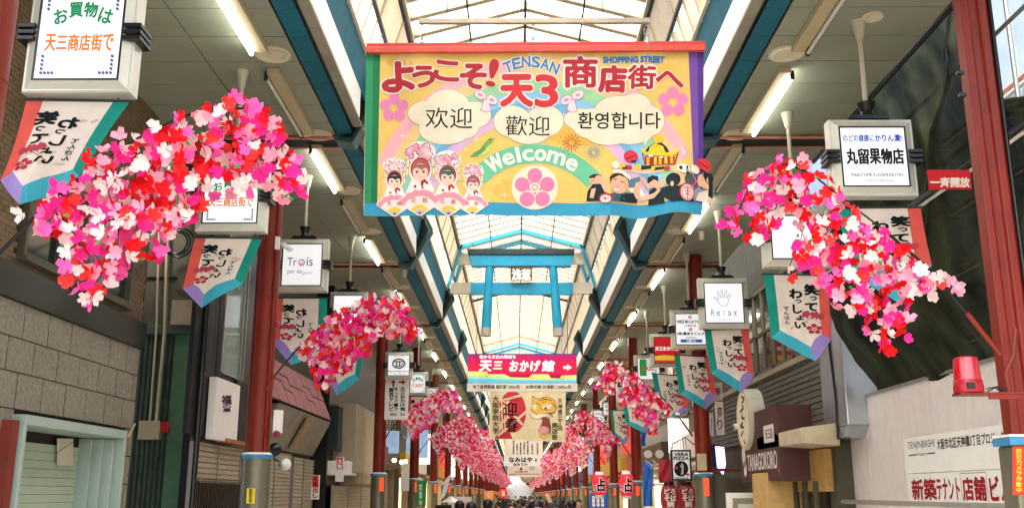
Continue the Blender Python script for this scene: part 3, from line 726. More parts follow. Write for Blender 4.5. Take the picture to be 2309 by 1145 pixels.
# ---- further left shops
def shopfront(side, X, y0, y1, seed, lab, near=False):
    rr = random.Random(seed); sg = 1 if X < 0 else -1
    wallc = rr.choice(['b7a98c', '9b8a6a', '8c8577', 'c7bfae', '6d5f4a', 'a5977f', 'd2c8b2'])
    t = thing('shop_building', lab, 'building', (X - sg * 1.5, (y0 + y1) / 2, 0), 'shops along the %s of the arcade' % side)
    m = mat('wall_' + wallc, wallc, rough=.8, var=.08, dirt=.3)
    b = MB(); b.box(X - sg * 3, X - sg * .1, y0, y1, 2.7, CZ + 1.2, m); b.box(X - sg * 3, X - sg * .6, y0, y1, 0, 2.7, M_dkwall); b.box(X - sg * .6, X - sg * .1, y0, y0 + .25, 0, 2.7, m); b.box(X - sg * .6, X - sg * .1, y1 - .25, y1, 0, 2.7, m); b.part('wall', t)
    sc = rr.choice(['8c2b2b', 'e8e0d0', '2f6a58', 'd9b23c', '3a4f86', 'efe9da', 'c94a3a', '4a3a2a'])
    b = MB(); b.box(X - sg * .1, X + sg * .12, y0 + .2, y1 - .2, 2.75, 3.35, mat('fascia_' + sc, sc, rough=.4, dirt=.15)); b.part('fascia_board', t, bevel=.01)
    n = max(1, int((y1 - y0) / 1.8)); mw = M_glassd
    for i in range(n):
        a = y0 + .3 + (y1 - y0 - .6) * i / n; c = a + (y1 - y0 - .6) / n - .3
        w = MB()
        for q in ((a, c, 3.9, 3.95), (a, c, 5.15, 5.2), (a, a + .05, 3.9, 5.2), (c - .05, c, 3.9, 5.2), ((a + c) / 2 - .02, (a + c) / 2 + .02, 3.9, 5.2)): w.box(X - sg * .1, X - sg * .04, q[0], q[1], q[2], q[3], M_alu)
        w = w.part('window', t); q = MB(); q.box(X - sg * .1, X - sg * .07, a + .05, c - .05, 3.95, 5.15, mw); q.part('pane', w)
    if rr.random() < .5: shutter(t, X - sg * .3, y0 + .3, y1 - .3, 0, 2.6, M_shut, 2, near=near)
    else:
        b = MB(); b.box(X - sg * .5, X - sg * .45, y0 + .3, y1 - .3, .5, 2.5, mat('lit_shop_interior', 'e8cfa0', var=.5, scale=3, emit=.5)); b.part('shop_window', t)
    if rr.random() < .6:
        ac = rr.choice(['8f2f2f', '2f5f4f', 'c8b89a', '3f5f8f', 'b9553a'])
        b = MB(); b.prism([(X - sg * .1, y0 + .3, 2.74), (X + sg * .6, y0 + .3, 2.35), (X + sg * .6, y0 + .3, 2.25), (X - sg * .1, y0 + .3, 2.6)], (0, y1 - y0 - .6, 0), mat('awning_' + ac, ac, rough=.7)); b.part('awning', t)
    # projecting sign
    if rr.random() < .8:
        c2 = rr.choice(['f2efe6', 'c9483a', 'd9c9a8', 'e8e0d0', 'f6f2ea', '7a8fa6']); yy_ = y0 + rr.uniform(.5, y1 - y0 - .6); z0 = rr.uniform(2.8, 3.5)
        b = MB(); b.box(X - sg * .1, X + sg * rr.uniform(.4, .75), yy_, yy_ + .12, z0, z0 + rr.uniform(.6, 1.5), mat('sign_' + c2, c2, rough=.3, emit=.25)); b.part('projecting_sign', t, bevel=.01)
    return t
kindw = ['cream', 'tan', 'grey', 'dark']
y = PX(862, 900, -4.1).y; i = 0
while y < 250:
    w_ = [5.6, 4.4, 6.2, 5.0, 7.0][i % 5]
    lab = ('%s shop building beyond the beige panel shop on the left' % ordn[i]) if i < 8 else 'far shop building down the left of the arcade'
    shopfront('left', -4.1 if i % 2 else -4.25, y + .0, y + w_ - .05, 100 + i, lab, near=i < 2); y += w_; i += 1
# ================================================================== RIGHT SIDE
XR = 4.6
# hoarding
M_hoard = mat('white_hoarding', 'e8e0d6', rough=.35, var=.04, dirt=.2, dirtcol='b0a48f', metal=.1)
XH = 4.85
ye = PX(1892, 912, XH).y; zh = cz(1.32)
hd = thing('site_hoarding', 'tall white steel hoarding with project boards at the lower right', 'hoarding', (XH, 9, 0))
y = ye; k = 0
while y > 4.2:
    w_ = .28 if k in (1,) else 1.0
    b = MB(); y0 = y - w_
    b.box(XH, XH + .03, y0 + .004, y - .004, 0, zh, M_hoard)
    for j in range(3):
        if w_ > .5: b.box(XH - .003, XH, y0 + .12 + j * .33, y0 + .20 + j * .33, 0, zh - .02, M_hoard)
    b.part('hoarding_panel', hd, bevel=.004); y = y0; k += 1
b = MB(); b.box(XH, XH + .6, ye - .004, ye + .03, 0, zh, M_hoard); b.part('hoarding_panel', hd)
b = MB(); b.box(XH - .03, XH + .05, 4.2, ye, zh, zh + .035, M_alu); b.part('top_rail', hd)
b = MB(); b.tube([PX(1900, 1130, XH - .25), PX(2300, 1142, XH - .25)], .03, M_alu, 8); b.part('lower_rail', hd)
# boards on the hoarding
XS = XH - .05
def qmap(c, X, off0=0):    # map unit square onto a px quad on plane X (bilinear in the plane)
    P = [PX(u, v, X) for u, v in c]
    def fn(s, t_, off):
        a = P[0].lerp(P[1], s); d = P[3].lerp(P[2], s); p = a.lerp(d, t_); return Vector((X - (1 if X > 0 else -1) * off, p.y, p.z))
    return fn
r = (PX(2037, 985, XS).y, PX(2280, 968, XS).y)
ya_, yb2 = PX(2040, 1030, XS).y, 5.3
zt_, zm_ = PX(2040, 988, XS).z, PX(2045, 1068, XS).z
b = MB(); b.box(XS, XH, yb2, ya_, zm_ + .003, zt_, M_white); b1 = b.top('project_board', 'white project board with TENJINBASHI lettering on the hoarding', 'board', bevel=.002)
b = MB(); b.box(XS, XH, yb2, ya_, .4, zm_ - .003, M_white); b2 = b.top('tenant_board', 'white board with big red Japanese letters low on the hoarding', 'board', bevel=.002)
def boardfn(y0, z1, X):
    def fn(u, v, off): return Vector((X - off, y0 - u, z1 - v))
    return fn
# metres: u along wall toward camera, v down
def umeas(u, v): q = PX(u, v, XS); return (ya_ - q.y, zt_ - q.z)
pr = Print(boardfn(ya_, zt_, XS))
a = umeas(2047, 1000); c = umeas(2110, 1030); pr.text('TENJINBASHI', a[0], .05, c[0], .16, '3a4a5e', 1, .0)
pr.rect(a[0], .20, a[0] + (c[0] - a[0]) * .3, .215, '2f4a78', 1); pr.rect(a[0] + (c[0] - a[0]) * .7, .20, c[0], .215, '2f4a78', 1); pr.text('Project', a[0] + (c[0] - a[0]) * .34, .185, a[0] + (c[0] - a[0]) * .66, .235, '4a4a5a', 1, 0)
a2 = umeas(2113, 1000); c2 = umeas(2266, 1010); pr.text('大阪市北区天神橋3丁目プロジェクト', a2[0], .06, c2[0] + .12, .175, '1c1c1c', 1, .02)
pr.part('lettering', b1)
pr = Print(boardfn(ya_, zm_, XS))
for s_, ua, ub in (('新築', 2056, 2110), ('テナント', 2112, 2163), ('店舗', 2170, 2222), ('ビル', 2232, 2282)):
    a = umeas(ua, 1090)[0]; c = umeas(ub, 1090)[0]; pr.text(s_, a, .07, c, .30, 'a5222c', 2, .035)
a = umeas(2167, 1090)[0]; c = umeas(2226, 1090)[0]
for q in ((a, .02, c, .026), (a, .36, c, .366), (a, .02, a + .006, .366), (c - .006, .02, c, .366)): pr.rect(*q, '6a5a50', 1)
pr.part('lettering', b2)
# safety net over scaffold
def net_mat():
    m = mat('dark_green_net', '2b2f21', rough=.8, var=.85, scale=2.2, bump=1, bscale=7, stretch=(1, 1.6, .4), spec=.04)
    n = m.node_tree.nodes; L = m.node_tree.links; t = n.new('ShaderNodeBsdfTransparent'); ms = n.new('ShaderNodeMixShader'); ms.inputs[0].default_value = .025
    t.inputs[0].default_value = (.8, .85, .8, 1)
    L.new(n['Principled BSDF'].outputs[0], ms.inputs[1]); L.new(t.outputs[0], ms.inputs[2]); L.new(ms.outputs[0], n['Material Output'].inputs[0]); return m
M_net = net_mat()
XN = 4.45
nb = thing('scaffold_net', 'dark green debris net draped over scaffolding above the white hoarding', 'safety net', (XN + .3, 10, cz(1.3)))
g_ = MB(); NY, NZ = 150, 90
yfar = PX(1900, 700, XN).y
def nedge(z): # near edge of the net: leaves frame low, pulled back high
    zz = z - EYE
    return 5.2 if zz < 2.7 else 5.2 + 3.4 * min(1, (zz - 2.7) / .9) ** .8
V_ = []
for i in range(NZ + 1):
    z = cz(1.25) + (4.9) * i / NZ
    for j in range(NY + 1):
        y0n = nedge(z); y = y0n + (yfar - y0n) * j / NY
        s_ = noise.turbulence(Vector((y * 1.1, z * .7, 3.1)), 4, False) * .2 - .08 + math.sin(14 * (y + .35 * math.sin(z * 1.4))) * .014 + math.sin(y * 5.1 + z * 1.3) * .05 + math.sin(y * 11 - z * 2.1 + math.sin(z * 3)) * .022 + math.sin((y + z * .8) * 2.2) * .09
        V_.append((XN + .1 + .36 * max(0, 1 - (z - cz(1.25)) / .8) + s_ * min(1, .15 + (z - cz(1.25)) / .8) + .25 * math.sin(max(0, min(1, (z - cz(1.25)) / 1.6)) * math.pi) * -.3, y, z))
fs = [(i * (NY + 1) + j, i * (NY + 1) + j + 1, (i + 1) * (NY + 1) + j + 1, (i + 1) * (NY + 1) + j) for i in range(NZ) for j in range(NY)]
g_.mesh(V_, fs, M_net); g_.part('net_sheet', nb, smooth=2)
for z, rr_, m in ((cz(3.55), .03, M_salmon), (cz(2.97), .035, M_black), (cz(4.4), .024, M_alu), (cz(2.1), .022, M_alu), (cz(5.3), .024, M_salmon), (cz(3.0) - .06, .02, M_white)):
    b = MB(); X_ = 4.72 if z != cz(2.97) else 4.2
    if m is M_white: X_ = 4.24
    b.tube([(X_, 3.5, z), (X_, yfar, z)], rr_, m, 8); b.part('scaffold_pipe', nb, smooth=True)
for y in (7.2, 9.0, 10.8, 12.6):
    b = MB(); b.tube([(4.95, y, cz(1.35)), (4.95, y, CZ + 2)], .024, M_alu, 8); b.part('scaffold_pipe', nb, smooth=True)
b = MB(); b.tube([(4.2, 3.5, CZ + .02), (4.2, yfar, CZ + .02)], .05, M_black, 8); b.part('net_rope', nb)
# pale sheeting behind the net
M_pale = mat('pale_blue_sheet', 'c3ced3', rough=.4, var=.1, scale=2, transl=.4, dirt=.2, dirtcol='93a0a8')
sh = thing('sheet_wall', 'pale bluish corrugated sheeting with pipe rails behind the scaffold, top right', 'wall', (6.6, 9, 0))
y = 2.0
while y < 24: b = MB(); b.box(6.6, 6.63, y, y + .88, .2, 9.5, M_pale); b.part('sheet_panel', sh); y += .9
for z in (cz(3.2), cz(4.1), cz(5.2), cz(2.2)):
    b = MB(); b.tube([(6.5, 2, z), (6.5, 14, z)], .04, M_salmon, 8); b.tube([(6.48, 2, z - .1), (6.48, 14, z - .1)], .03, M_white, 8); b.part('pipe_rail', sh)
# silver duct column
b = MB(); q = PX(1893, 700, XR); ya, yb_ = q.y, PX(1850, 700, XR).y + .1; b.box(XR - .05, XR + .4, ya - .1, yb_, cz(.93), CZ + .5, mat('silver_sheet', 'a9aeb2', rough=.25, metal=.6, var=.15, scale=1.2, dirt=.2)); b.prism([(XR - .05, ya - .1, cz(.93)), (XR + .4, ya - .1, cz(.93)), (XR + .4, ya + .1, cz(.75)), (XR - .02, ya + .1, cz(.78))], (0, .4, 0), mat('silver_sheet', ''))
b.top('silver_duct', 'silver sheet metal duct column between the net and the wooden siding', 'duct', bevel=.02)
b = MB(); b.tube([PX(1872, 560, XR - .06), PX(1868, 760, XR - .06), PX(1885, 900, XR - .06), PX(1890, 990, XR - .06)], .02, M_black, 8); b.top('black_cable', 'black cable drooping down the silver duct', 'cable', smooth=True)
# siding building
M_side2 = mat('grey_green_siding', '656152', rough=.7, var=.25, bump=.4, stretch=(1, .4, 4), dirt=.4, dirtcol='2a2c22')
sb = thing('siding_building', 'old building with grey wooden siding and upper windows, right of the round sign', 'building', (XR + 1.5, 17, 0))
ya, yb_ = PX(1868, 850, XR).y, PX(1600, 850, XR).y
b = MB(); b.box(XR + .02, XR + 3, ya, yb_, 0, CZ + 1, M_dkwall); b.part('wall', sb)
z = cz(1.0); zs_ = cz(2.05)
while z < zs_:
    b = MB(); b.prism([(XR + .02, ya, z), (XR - .03, ya, z + .004), (XR - .012, ya, z + .088), (XR + .02, ya, z + .09)], (0, yb_ - ya, 0), M_side2); b.part('siding_board', sb); z += .092
yw = ya + .35
for j in range(5):
    w = MB(); a, c = yw, yw + 1.25
    for q in ((a, c, cz(2.18), cz(2.24)), (a, c, cz(3.7), cz(3.76)), (a, a + .05, cz(2.18), cz(3.76)), (c - .05, c, cz(2.18), cz(3.76)), ((a + c) / 2 - .03, (a + c) / 2 + .03, cz(2.24), cz(3.7)), (a, c, cz(2.9), cz(2.95))): w.box(XR - .03, XR + .03, *q, mat('olive_window_frame', '57543f', rough=.5))
    w = w.part('window', sb); q = MB(); q.box(XR + .0, XR + .02, a + .05, c - .05, cz(2.24), cz(3.7), M_glassd); q.part('pane', w); yw += 1.3
b = MB(); b.box(XR - .08, XR + .02, ya, yb_, cz(2.07), cz(2.16), M_beigew); b.part('sill_band', sb)
b = MB(); b.prism([(XR, ya - .3, cz(1.0)), (XR - .55, ya - .3, cz(.93)), (XR - .55, ya - .3, cz(.72)), (XR, ya - .3, cz(.68))], (0, 2.6, 0), mat('cream_canopy', 'c4b696', rough=.6, dirt=.4)); b.part('canopy', sb, bevel=.01)
M_yelb = mat('ochre_board', 'b98f4e', rough=.6, var=.1, dirt=.25)
b = MB(); b.box(XR - .1, XR + .02, ya + .2, ya + 2.6, cz(.05), cz(.66), mat('ochre_board', '')); b.part('ochre_panel', sb)
b = MB(); b.box(XR - .6, XR - .02, PX(1810, 1080, XR).y, PX(1790, 1080, XR).y + .4, .8, cz(.35), mat('pale_ochre', 'cfa964', rough=.6, dirt=.2)); b.part('ochre_cabinet', sb, bevel=.02)
b = MB(); b.box(XR - .02, XR + .02, ya + .4, ya + 4.6, .1, cz(.05), M_black); b.part('dark_opening', sb)
for j in range(7):
    b = MB(); b.tube([(XR - .12, ya + .6 + j * .55, .3), (XR - .12, ya + .6 + j * .55, cz(.2))], .05, M_dkwall, 8); b.part('hanging_curtain', sb)
def frame_on_X(b, y0, y1, z0, z1, X, w_, m, th=.06):
    sg = 1 if X > 0 else -1
    for q in ((y0, y1, z0, z0 + w_), (y0, y1, z1 - w_, z1), (y0, y0 + w_, z0 + w_, z1 - w_), (y1 - w_, y1, z0 + w_, z1 - w_)): b.box(X - sg * th, X, *q, m)
# TANAGOKORO sign board
XT = 4.05
ya, yb_ = PX(1757, 1000, XT).y, PX(1668, 1000, XT).y; z1_, z0_ = PX(1740, 915, XT).z, PX(1700, 1085, XT).z
b = MB(); b.box(XT, XR, ya, yb_, z0_, z1_, mat('maroon_brown_board', '4f2f2a', rough=.5, var=.05)); tb = b.top('shop_fascia_sign', 'brown TANAGOKORO fascia board under the round white sign', 'sign', bevel=.01)
Hs, Ws = z1_ - z0_, yb_ - ya
pr = Print(lambda u, v, off: Vector((XT - off, yb_ - u * Ws, z1_ - v * Hs)))
pr.text('TANAGOKORO', .20, .60, .93, .84, 'efe6da', 1, .03); pr.rect(.66, .24, .90, .48, 'e8e0d0', 1); pr.text('天三店', .70, .29, .87, .43, '4a3a34', 2, .03); pr.ell(.10, .62, .05, .16, 'e8ddd0', 1); pr.ell(.12, .80, .04, .12, 'e8ddd0', 1); pr.ell(.955, .86, .02, .03, 'e0584a', 1); pr.part('lettering', tb)
# round sign
rc = PX(1678, 945, 4.0); ya_c = rc.y
rs = thing('round_sign', 'thick round white box sign with cream emblem face above the brown board', 'sign', (4.1, ya_c, rc.z - .53))
Rr = .53
M_off = mat('aged_white_plastic', 'c9c6b2', rough=.4, dirt=.2)
b = MB(); b.lathe([(Rr - .02, -.14), (Rr, -.12), (Rr, .12), (Rr - .02, .14)], (4.12, ya_c, rc.z), M_off, 48, 'X'); b.part('drum', rs, smooth=True)
pr = Print(planeY(0)); cxs, czs = 3.9, rc.z
pr.fn = lambda u, v, off: Vector((4.12 - .142 - off, ya_c - u, czs - v))
pr.ell(0, 0, Rr - .03, Rr - .03, 'd9c26a', 1, 36); pr.ell(0, 0, Rr - .07, Rr - .07, 'efe4c4', 2, 36)
for a in range(6): pr.line([(.0, -.40 + a * .15), (.22 * math.cos(a), -.34 + a * .15), (-.2 * math.sin(a * 2), -.28 + a * .14)], .05, '5a4a32', 3)
pr.part('emblem', rs)
b = MB(); b.box(4.26, XR, ya_c - .05, ya_c + .05, rc.z - .3, rc.z - .22, M_dark); b.part('bracket', rs)
# shop below with white frame
b = MB(); YF = 17.6; a, c = PY(1638, 1110, YF), PY(1742, 1145, YF); b.box(a.x, c.x, YF, YF + .1, 0, a.z, M_white); wb = b.top('framed_board', 'cream framed board standing below the brown fascia sign', 'board', bevel=.01)
pr = Print(planeY(YF - .002)); pr.rect(1652, 1122, 1730, 1160, '9a9a84', 1); pr.rect(1664, 1135, 1718, 1170, 'e2ddcb', 2); pr.part('inner_panel', wb)
# shops beyond on the right
y = 23.3; i = 0
while y < 250:
    w_ = [5.2, 6.4, 4.8, 5.6, 6.8][i % 5]
    lab = ('%s shop building beyond the siding building on the right' % ordn[i]) if i < 8 else 'far shop building down the right of the arcade'
    shopfront('right', 4.3 if i % 2 else 4.45, y, y + w_ - .05, 300 + i, lab, near=i < 2); y += w_; i += 1
# far end
b = MB(); b.box(-9, 9, 252, 253, 0, 12, mat('far_end_pale', 'c8ccd0', rough=.8)); b.top('far_building', 'pale building closing the far end of the arcade', 'building')
# ================================================================== HANGING LIGHT-BOX SIGNS
M_pole = mat('pole_cream', 'b9b59c', rough=.35, var=.05, dirt=.15)
def light_box(u0, v0, u1, v1, c, label, art=None, emit=.2, group='light-box signs hung along the arcade', aw=None):
    Y = yc(c, (v0 + v1) / 2); vm = (v0 + v1) / 2; x0, x1, z1, z0 = PY(u0, vm, Y).x, PY(u1, vm, Y).x, PY(u0, v0, Y).z, PY(u1, v1, Y).z; W = x1 - x0; H = z1 - z0
    xm = (x0 + x1) / 2
    t = thing('light_box_sign', label, 'sign', (xm, Y, z0), group)
    b = MB(); fw = W * .10; D = .16
    b.box(x0 + .012, x1 - .012, Y + .02, Y + D, z0 + .012, z1 - .012, M_frame)
    o = [(x0, z0), (x1, z0), (x1, z1), (x0, z1)]; i_ = [(x0 + fw, z0 + fw), (x1 - fw, z0 + fw), (x1 - fw, z1 - fw), (x0 + fw, z1 - fw)]
    for k in range(4):
        p, q, r_, s_ = o[k], o[(k + 1) % 4], i_[(k + 1) % 4], i_[k]
        b.poly([(p[0], Y + .03, p[1]), (q[0], Y + .03, q[1]), (r_[0], Y - .008, r_[1]), (s_[0], Y - .008, s_[1])], M_frame)
        b.poly([(p[0], Y + .03, p[1]), (q[0], Y + .03, q[1]), (q[0], Y + D, q[1]), (p[0], Y + D, p[1])], M_frame)
        b.poly([(r_[0], Y - .008, r_[1]), (s_[0], Y - .008, s_[1]), (s_[0], Y + .01, s_[1]), (r_[0], Y + .01, r_[1])], M_black)
    b.part('frame', t)
    b = MB(); g_ = .014 * W / .75; e = i_
    frame4 = ((e[0][0], e[1][0], e[0][1], e[0][1] + g_), (e[0][0], e[1][0], e[2][1] - g_, e[2][1]), (e[0][0], e[0][0] + g_, e[0][1] + g_, e[2][1] - g_), (e[1][0] - g_, e[1][0], e[0][1] + g_, e[2][1] - g_))
    for q in frame4: b.box(q[0], q[1], Y - .012, Y + .012, q[2], q[3], M_black)
    b.part('gasket', t)
    b = MB(); b.box(e[0][0] + g_, e[1][0] - g_, Y - .004, Y + .012, e[0][1] + g_, e[2][1] - g_, mat('lit_face_%g' % emit, 'e6e6ea', rough=.3, var=.02, emit=emit)); b.part('face', t)
    fx0, fx1, fz0, fz1 = e[0][0] + g_, e[1][0] - g_, e[0][1] + g_, e[2][1] - g_
    if art:
        pr = Print(lambda s_, tt, off: Vector((fx0 + (fx1 - fx0) * s_ / 100, Y - .005 - off, fz1 - (fz1 - fz0) * tt / 100)), step=.0008, emit=round(emit * .6, 2)); art(pr); pr.part('lettering', t)
    zc = (z0 + z1) / 2
    for sg in (-1, 1):
        xs = x0 if sg < 0 else x1
        for j in (-1, 0, 1):
            b = MB(); b.box(xs - sg * fw * .9, xs + sg * .055, Y - .03, Y + D + .02, zc + j * .048 - .016, zc + j * .048 + .016, M_black); b.part('side_clamp', t, bevel=.003)
    b = MB(); b.prism([(xm - .19, Y + .02, z1 + .012), (xm + .19, Y + .02, z1 + .012), (xm + .15, Y + .02, z1 + .05), (xm - .15, Y + .02, z1 + .05)], (0, .13, 0), M_black); b.box(xm - .05, xm + .05, Y + .05, Y + .12, z1, z1 + .012, M_black)
    b.lathe([(.07, z1 + .05), (.05, z1 + .10), (.085, z1 + .19)], (xm, Y + .085, 0), M_black, 16); b.part('mount', t, smooth=True)
    b = MB(); b.lathe([(.024, z1 + .18), (.024, CZ - .16)], (xm, Y + .085, 0), M_pole, 14); b.lathe([(.035, CZ - .2), (.07, CZ - .02), (.075, CZ - .001)], (xm, Y + .085, 0), M_pole, 18); b.part('pole', t, smooth=True)
    return t, (x0, x1, Y, z0)
def orn(pr):
    for cx, cy, sx, sy in ((8, 6, 1, 1), (92, 6, -1, 1), (8, 94, 1, -1), (92, 94, -1, -1)):
        for k in range(4): pr.ell(cx + sx * k * 4.5, cy, 2.4, 1.7, '55628a', 1, 8, .6); pr.ell(cx, cy + sy * (k * 4.5 + 4.5), 2.4, 1.7, '55628a', 1, 8, .6)
def art_okai(pr):
    orn(pr)
    for i, (ch, x, y, r) in enumerate((('お', 24, 32, -.25), ('買', 42, 25, -.08), ('物', 60, 25, .08), ('は', 79, 32, .25))): pr.text(ch, x - 8, y - 8, x + 8, y + 8, '1f8a5a', 2, .035, r)
    for i, ch in enumerate('天三商店街で'): pr.text(ch, 9 + i * 14, 52 if ch != '三' else 54, 21.5 + i * 14, 70 if ch != '三' else 68, 'd8792c', 2, .035)
def art_trois(pr):
    pr.text('Tr', 12, 33, 36, 53, '3a3236', 1, 0); pr.text('is', 62, 32, 78, 53, '3a3236', 1, 0)
    pr.ring(49, 45, 6, 8.5, 20, 380, 'b3405f', 1); pr.ring(49, 46, 2, 4, 0, 270, 'b3405f', 1); pr.text('par es', 14, 64, 50, 74, '4a4246', 1, 0); pr.text('poir', 52, 66, 80, 76, 'a9a2a6', 1, 0)
def art_marutome(pr):
    pr.text('のどの健康に', 4, 12, 52, 24, '2f62b4', 1, .03); pr.text('かりん漬!', 54, 12, 95, 24, '2f4fb4', 1, .05)
    for i, ch in enumerate('丸留果物店'): pr.text(ch, 7 + i * 18, 37, 23.5 + i * 18, 63, '17211f', 1, .05)
    pr.text('MARUTOME KUDAMONOTEN', 12, 79, 92, 85, '24302e', 1, .02); pr.text('Fruits, Fresh Juice', 33, 89, 76, 95, '34403e', 1, .01)
def art_relax(pr):
    c = '6f96b4'
    hand = [(40, 56), (35, 50), (31, 44), (25, 38), (24, 35), (28, 36), (34, 42), (36, 40), (33, 28), (33, 22), (36, 22), (40, 36), (42, 36), (42, 20), (44, 16), (46, 20), (47, 36), (49, 36), (53, 21), (56, 18), (57, 22), (54, 38), (56, 39), (62, 30), (65, 28), (65, 32), (60, 44), (58, 52), (54, 57), (48, 59), (40, 56)]
    pr.line([(x * 1.05 - 1, y) for x, y in hand], 1.2, c, 1)
    for i, ch in enumerate('Relax'): pr.text(ch, 14 + i * 15 + (4 if ch == 'l' else 0), 67 if ch in 'Rl' else 71, 23 + i * 15 - (4 if ch == 'l' else 0), 83, '4f7f9c', 1, -.005)
    pr.text('リラックス', 36, 90, 66, 94, '4a5a66', 1, .01)
def art_catv(pr):
    pr.ell(50, 10, 6, 6, 'c43a50', 1); pr.text('3', 47.5, 6.5, 52.5, 13.5, 'ffffff', 2, .04); pr.text('映像', 4, 20, 18, 30, '3c4a72', 1, .03); pr.text('日本CATV技', 19, 19, 92, 31, '2a3550', 1, .04); pr.text('近畿支部', 32, 35, 70, 42, '3a4660', 1, .01)
    pr.ell(50, 51, 6, 6, 'c43a50', 1); pr.text('2', 47.5, 47.5, 52.5, 54.5, 'ffffff', 2, .04); pr.text('(株)電波タイムス', 4, 60, 96, 71, '1d2a2a', 1, .04); pr.text('大阪支社', 32, 75, 70, 81, '3a4660', 1, .01); pr.rect(14, 84, 88, 94, '2b56a8', 1); pr.text('小野ビル', 34, 86, 68, 92.5, 'ffffff', 2, .03)
def art_red(pr):
    pr.rect(0, 0, 100, 74, 'd02028', 1); pr.poly([(0, 74), (40, 70), (70, 72), (100, 66), (100, 100), (0, 100)], 'e8c23a', 2); pr.text('天三おかげ館', 4, 36, 96, 52, 'ffffff', 3, .05); pr.rect(0, 90, 100, 100, 'd8402a', 3)
def art_green(pr):
    pr.rect(8, 4, 92, 62, '2f9a4c', 1); pr.rect(40, 4, 92, 62, 'e6e6e2', 2); pr.rect(8, 4, 40, 84, '2f9a4c', 2); pr.text('BASC', 18, 40, 84, 58, 'b9433a', 3, .03); pr.text('3F', 66, 66, 88, 90, '6a6a66', 1, .02)
def art_uranai(pr): pr.text('天三占', 14, 18, 66, 40, '3a3a52', 1, .03); pr.rect(70, 30, 76, 90, 'c43a4a', 1); pr.text('い', 20, 55, 50, 80, '3a3a52', 1, .03)
def art_en(pr): pr.text('お好み', 12, 12, 84, 30, '34445e', 1, .02); pr.text('エン', 12, 42, 88, 72, '24344e', 1, .05)
def art_nishii(pr):
    pr.text('内装インテリア', 24, 4, 76, 10, '4a4a4a', 1, 0); pr.ell(50, 42, 32, 26, '18301f', 1); pr.ell(50, 42, 26, 20, 'e8e8e4', 2)
    pr.line([(28, 32), (72, 32)], 5, '18301f', 3); pr.line([(40, 30), (40, 54)], 5, '18301f', 3); pr.line([(54, 30), (54, 54)], 5, '18301f', 3); pr.line([(34, 56), (60, 56), (74, 40)], 4, '18301f', 3)
    pr.text('Nishii Design Room', 2, 76, 98, 86, '20302a', 1, .03); pr.text('Garden & Exterior', 24, 90, 76, 95, '50605a', 1, 0)
def art_small(pr): pr.text('ほん', 20, 14, 70, 40, '2f7a5a', 1, .03); pr.text('サカ', 20, 52, 80, 84, '2f5a7a', 1, .03)
boxes = [
 ((60, -52, 303, 205), 7.0, 'big white shopping sign with green and orange Japanese letters at the top left corner', art_okai),
 ((443, 366, 600, 520), 10.4, 'white shopping sign half hidden behind the big left blossom garland', art_okai),
 ((624, 538, 738, 656), 14.0, 'white sign reading Trois beside the security camera', art_trois),
 ((742, 657, 826, 748), 17.4, 'blank white light box right of the Trois sign', None),
 ((1876, 268, 2066, 440), 9.3, 'fruit shop sign with bold black Japanese letters and blue line, top right', art_marutome),
 ((1722, 470, 1878, 600), 11.6, 'blank white light box behind the big right blossom garland', None),
 ((1577, 626, 1688, 740), 15.8, 'white sign with a blue hand outline reading Relax', art_relax),
 ((1514, 698, 1600, 786), 18.6, 'white sign with blue footer bar behind the Relax sign', art_catv),
 ((1467, 752, 1540, 826), 21.6, 'red sign with yellow lower edge left of the CATV sign', art_red),
 ((1431, 800, 1494, 862), 24.6, 'white sign with a green block, left of the red sign', art_green),
 ((1397, 842, 1450, 892), 29, 'small white fortune sign above the second right garland', art_uranai),
 ((1336, 922, 1366, 962), 42, 'tiny white sign with two dark blue kana above the third right garland', art_en),
 ((1357, 905, 1388, 938), 39, 'tiny white sign partly behind the second right garland', art_small),
 ((868, 793, 930, 853), 22.6, 'white sign with black oval mark above the arrow board', art_nishii),
 ((920, 838, 964, 890), 28.6, 'small white shopping sign right of the arrow board', art_okai),
 ((958, 872, 987, 900), 36, 'tiny white sign above the third left garland', art_small)]
SG = []
for (rc_, c, lab, art) in boxes: SG.append(light_box(*rc_, c, lab, art, emit=.12 if art else .16))
# further signs, receding
k = 0
for c in (44, 50, 57, 65, 74, 85):
    for sg in (-1, 1):
        X = X0 + sg * 3.12; zt_ = cz(3.0); u = 1165 + X * 2200 / c; v = 1115 - 2.55 * 2200 / c / .971; h = .38 * 2200 / c
        if sg > 0 and c < 50: continue
        light_box(u - h, v - h, u + h, v + h, c, 'tiny white light box far down the %s row of signs' % ('left' if sg < 0 else 'right'), art_small if k % 2 else None); k += 1
# arrow board under Nishii sign
Y = yc(22.6, 900) + .02; a, d = PY(869, 853, Y), PY(919, 945, Y); b = MB(); b.box(a.x, d.x, Y, Y + .08, d.z, a.z, M_white); ab = b.top('arrow_board', 'upright white board with two dark red arrows under the black oval sign', 'sign', bevel=.004)
pr = Print(planeY(Y - .002)); 
pr.poly([(887, 855), (893, 863), (889, 863), (889, 872), (885, 872), (885, 863), (881, 863)], '9a2430', 1); pr.poly([(915, 861), (907, 855), (907, 859), (899, 859), (899, 863), (907, 863), (907, 867)], '9a2430', 1)
pr.vtext('関西テレビ', 878, 874, 887, 926, '1c2420', 1, .04); pr.vtext('キッズパーク', 889, 872, 897, 926, '1c2420', 1, .04, small='ッャ'); pr.vtext('天三おかげ館', 903, 872, 913, 926, '1c2420', 1, .04); pr.text('400m', 879, 930, 895, 937, '1c2420', 1, .03); pr.text('5m', 903, 930, 913, 937, '1c2420', 1, .03); pr.part('lettering', ab)
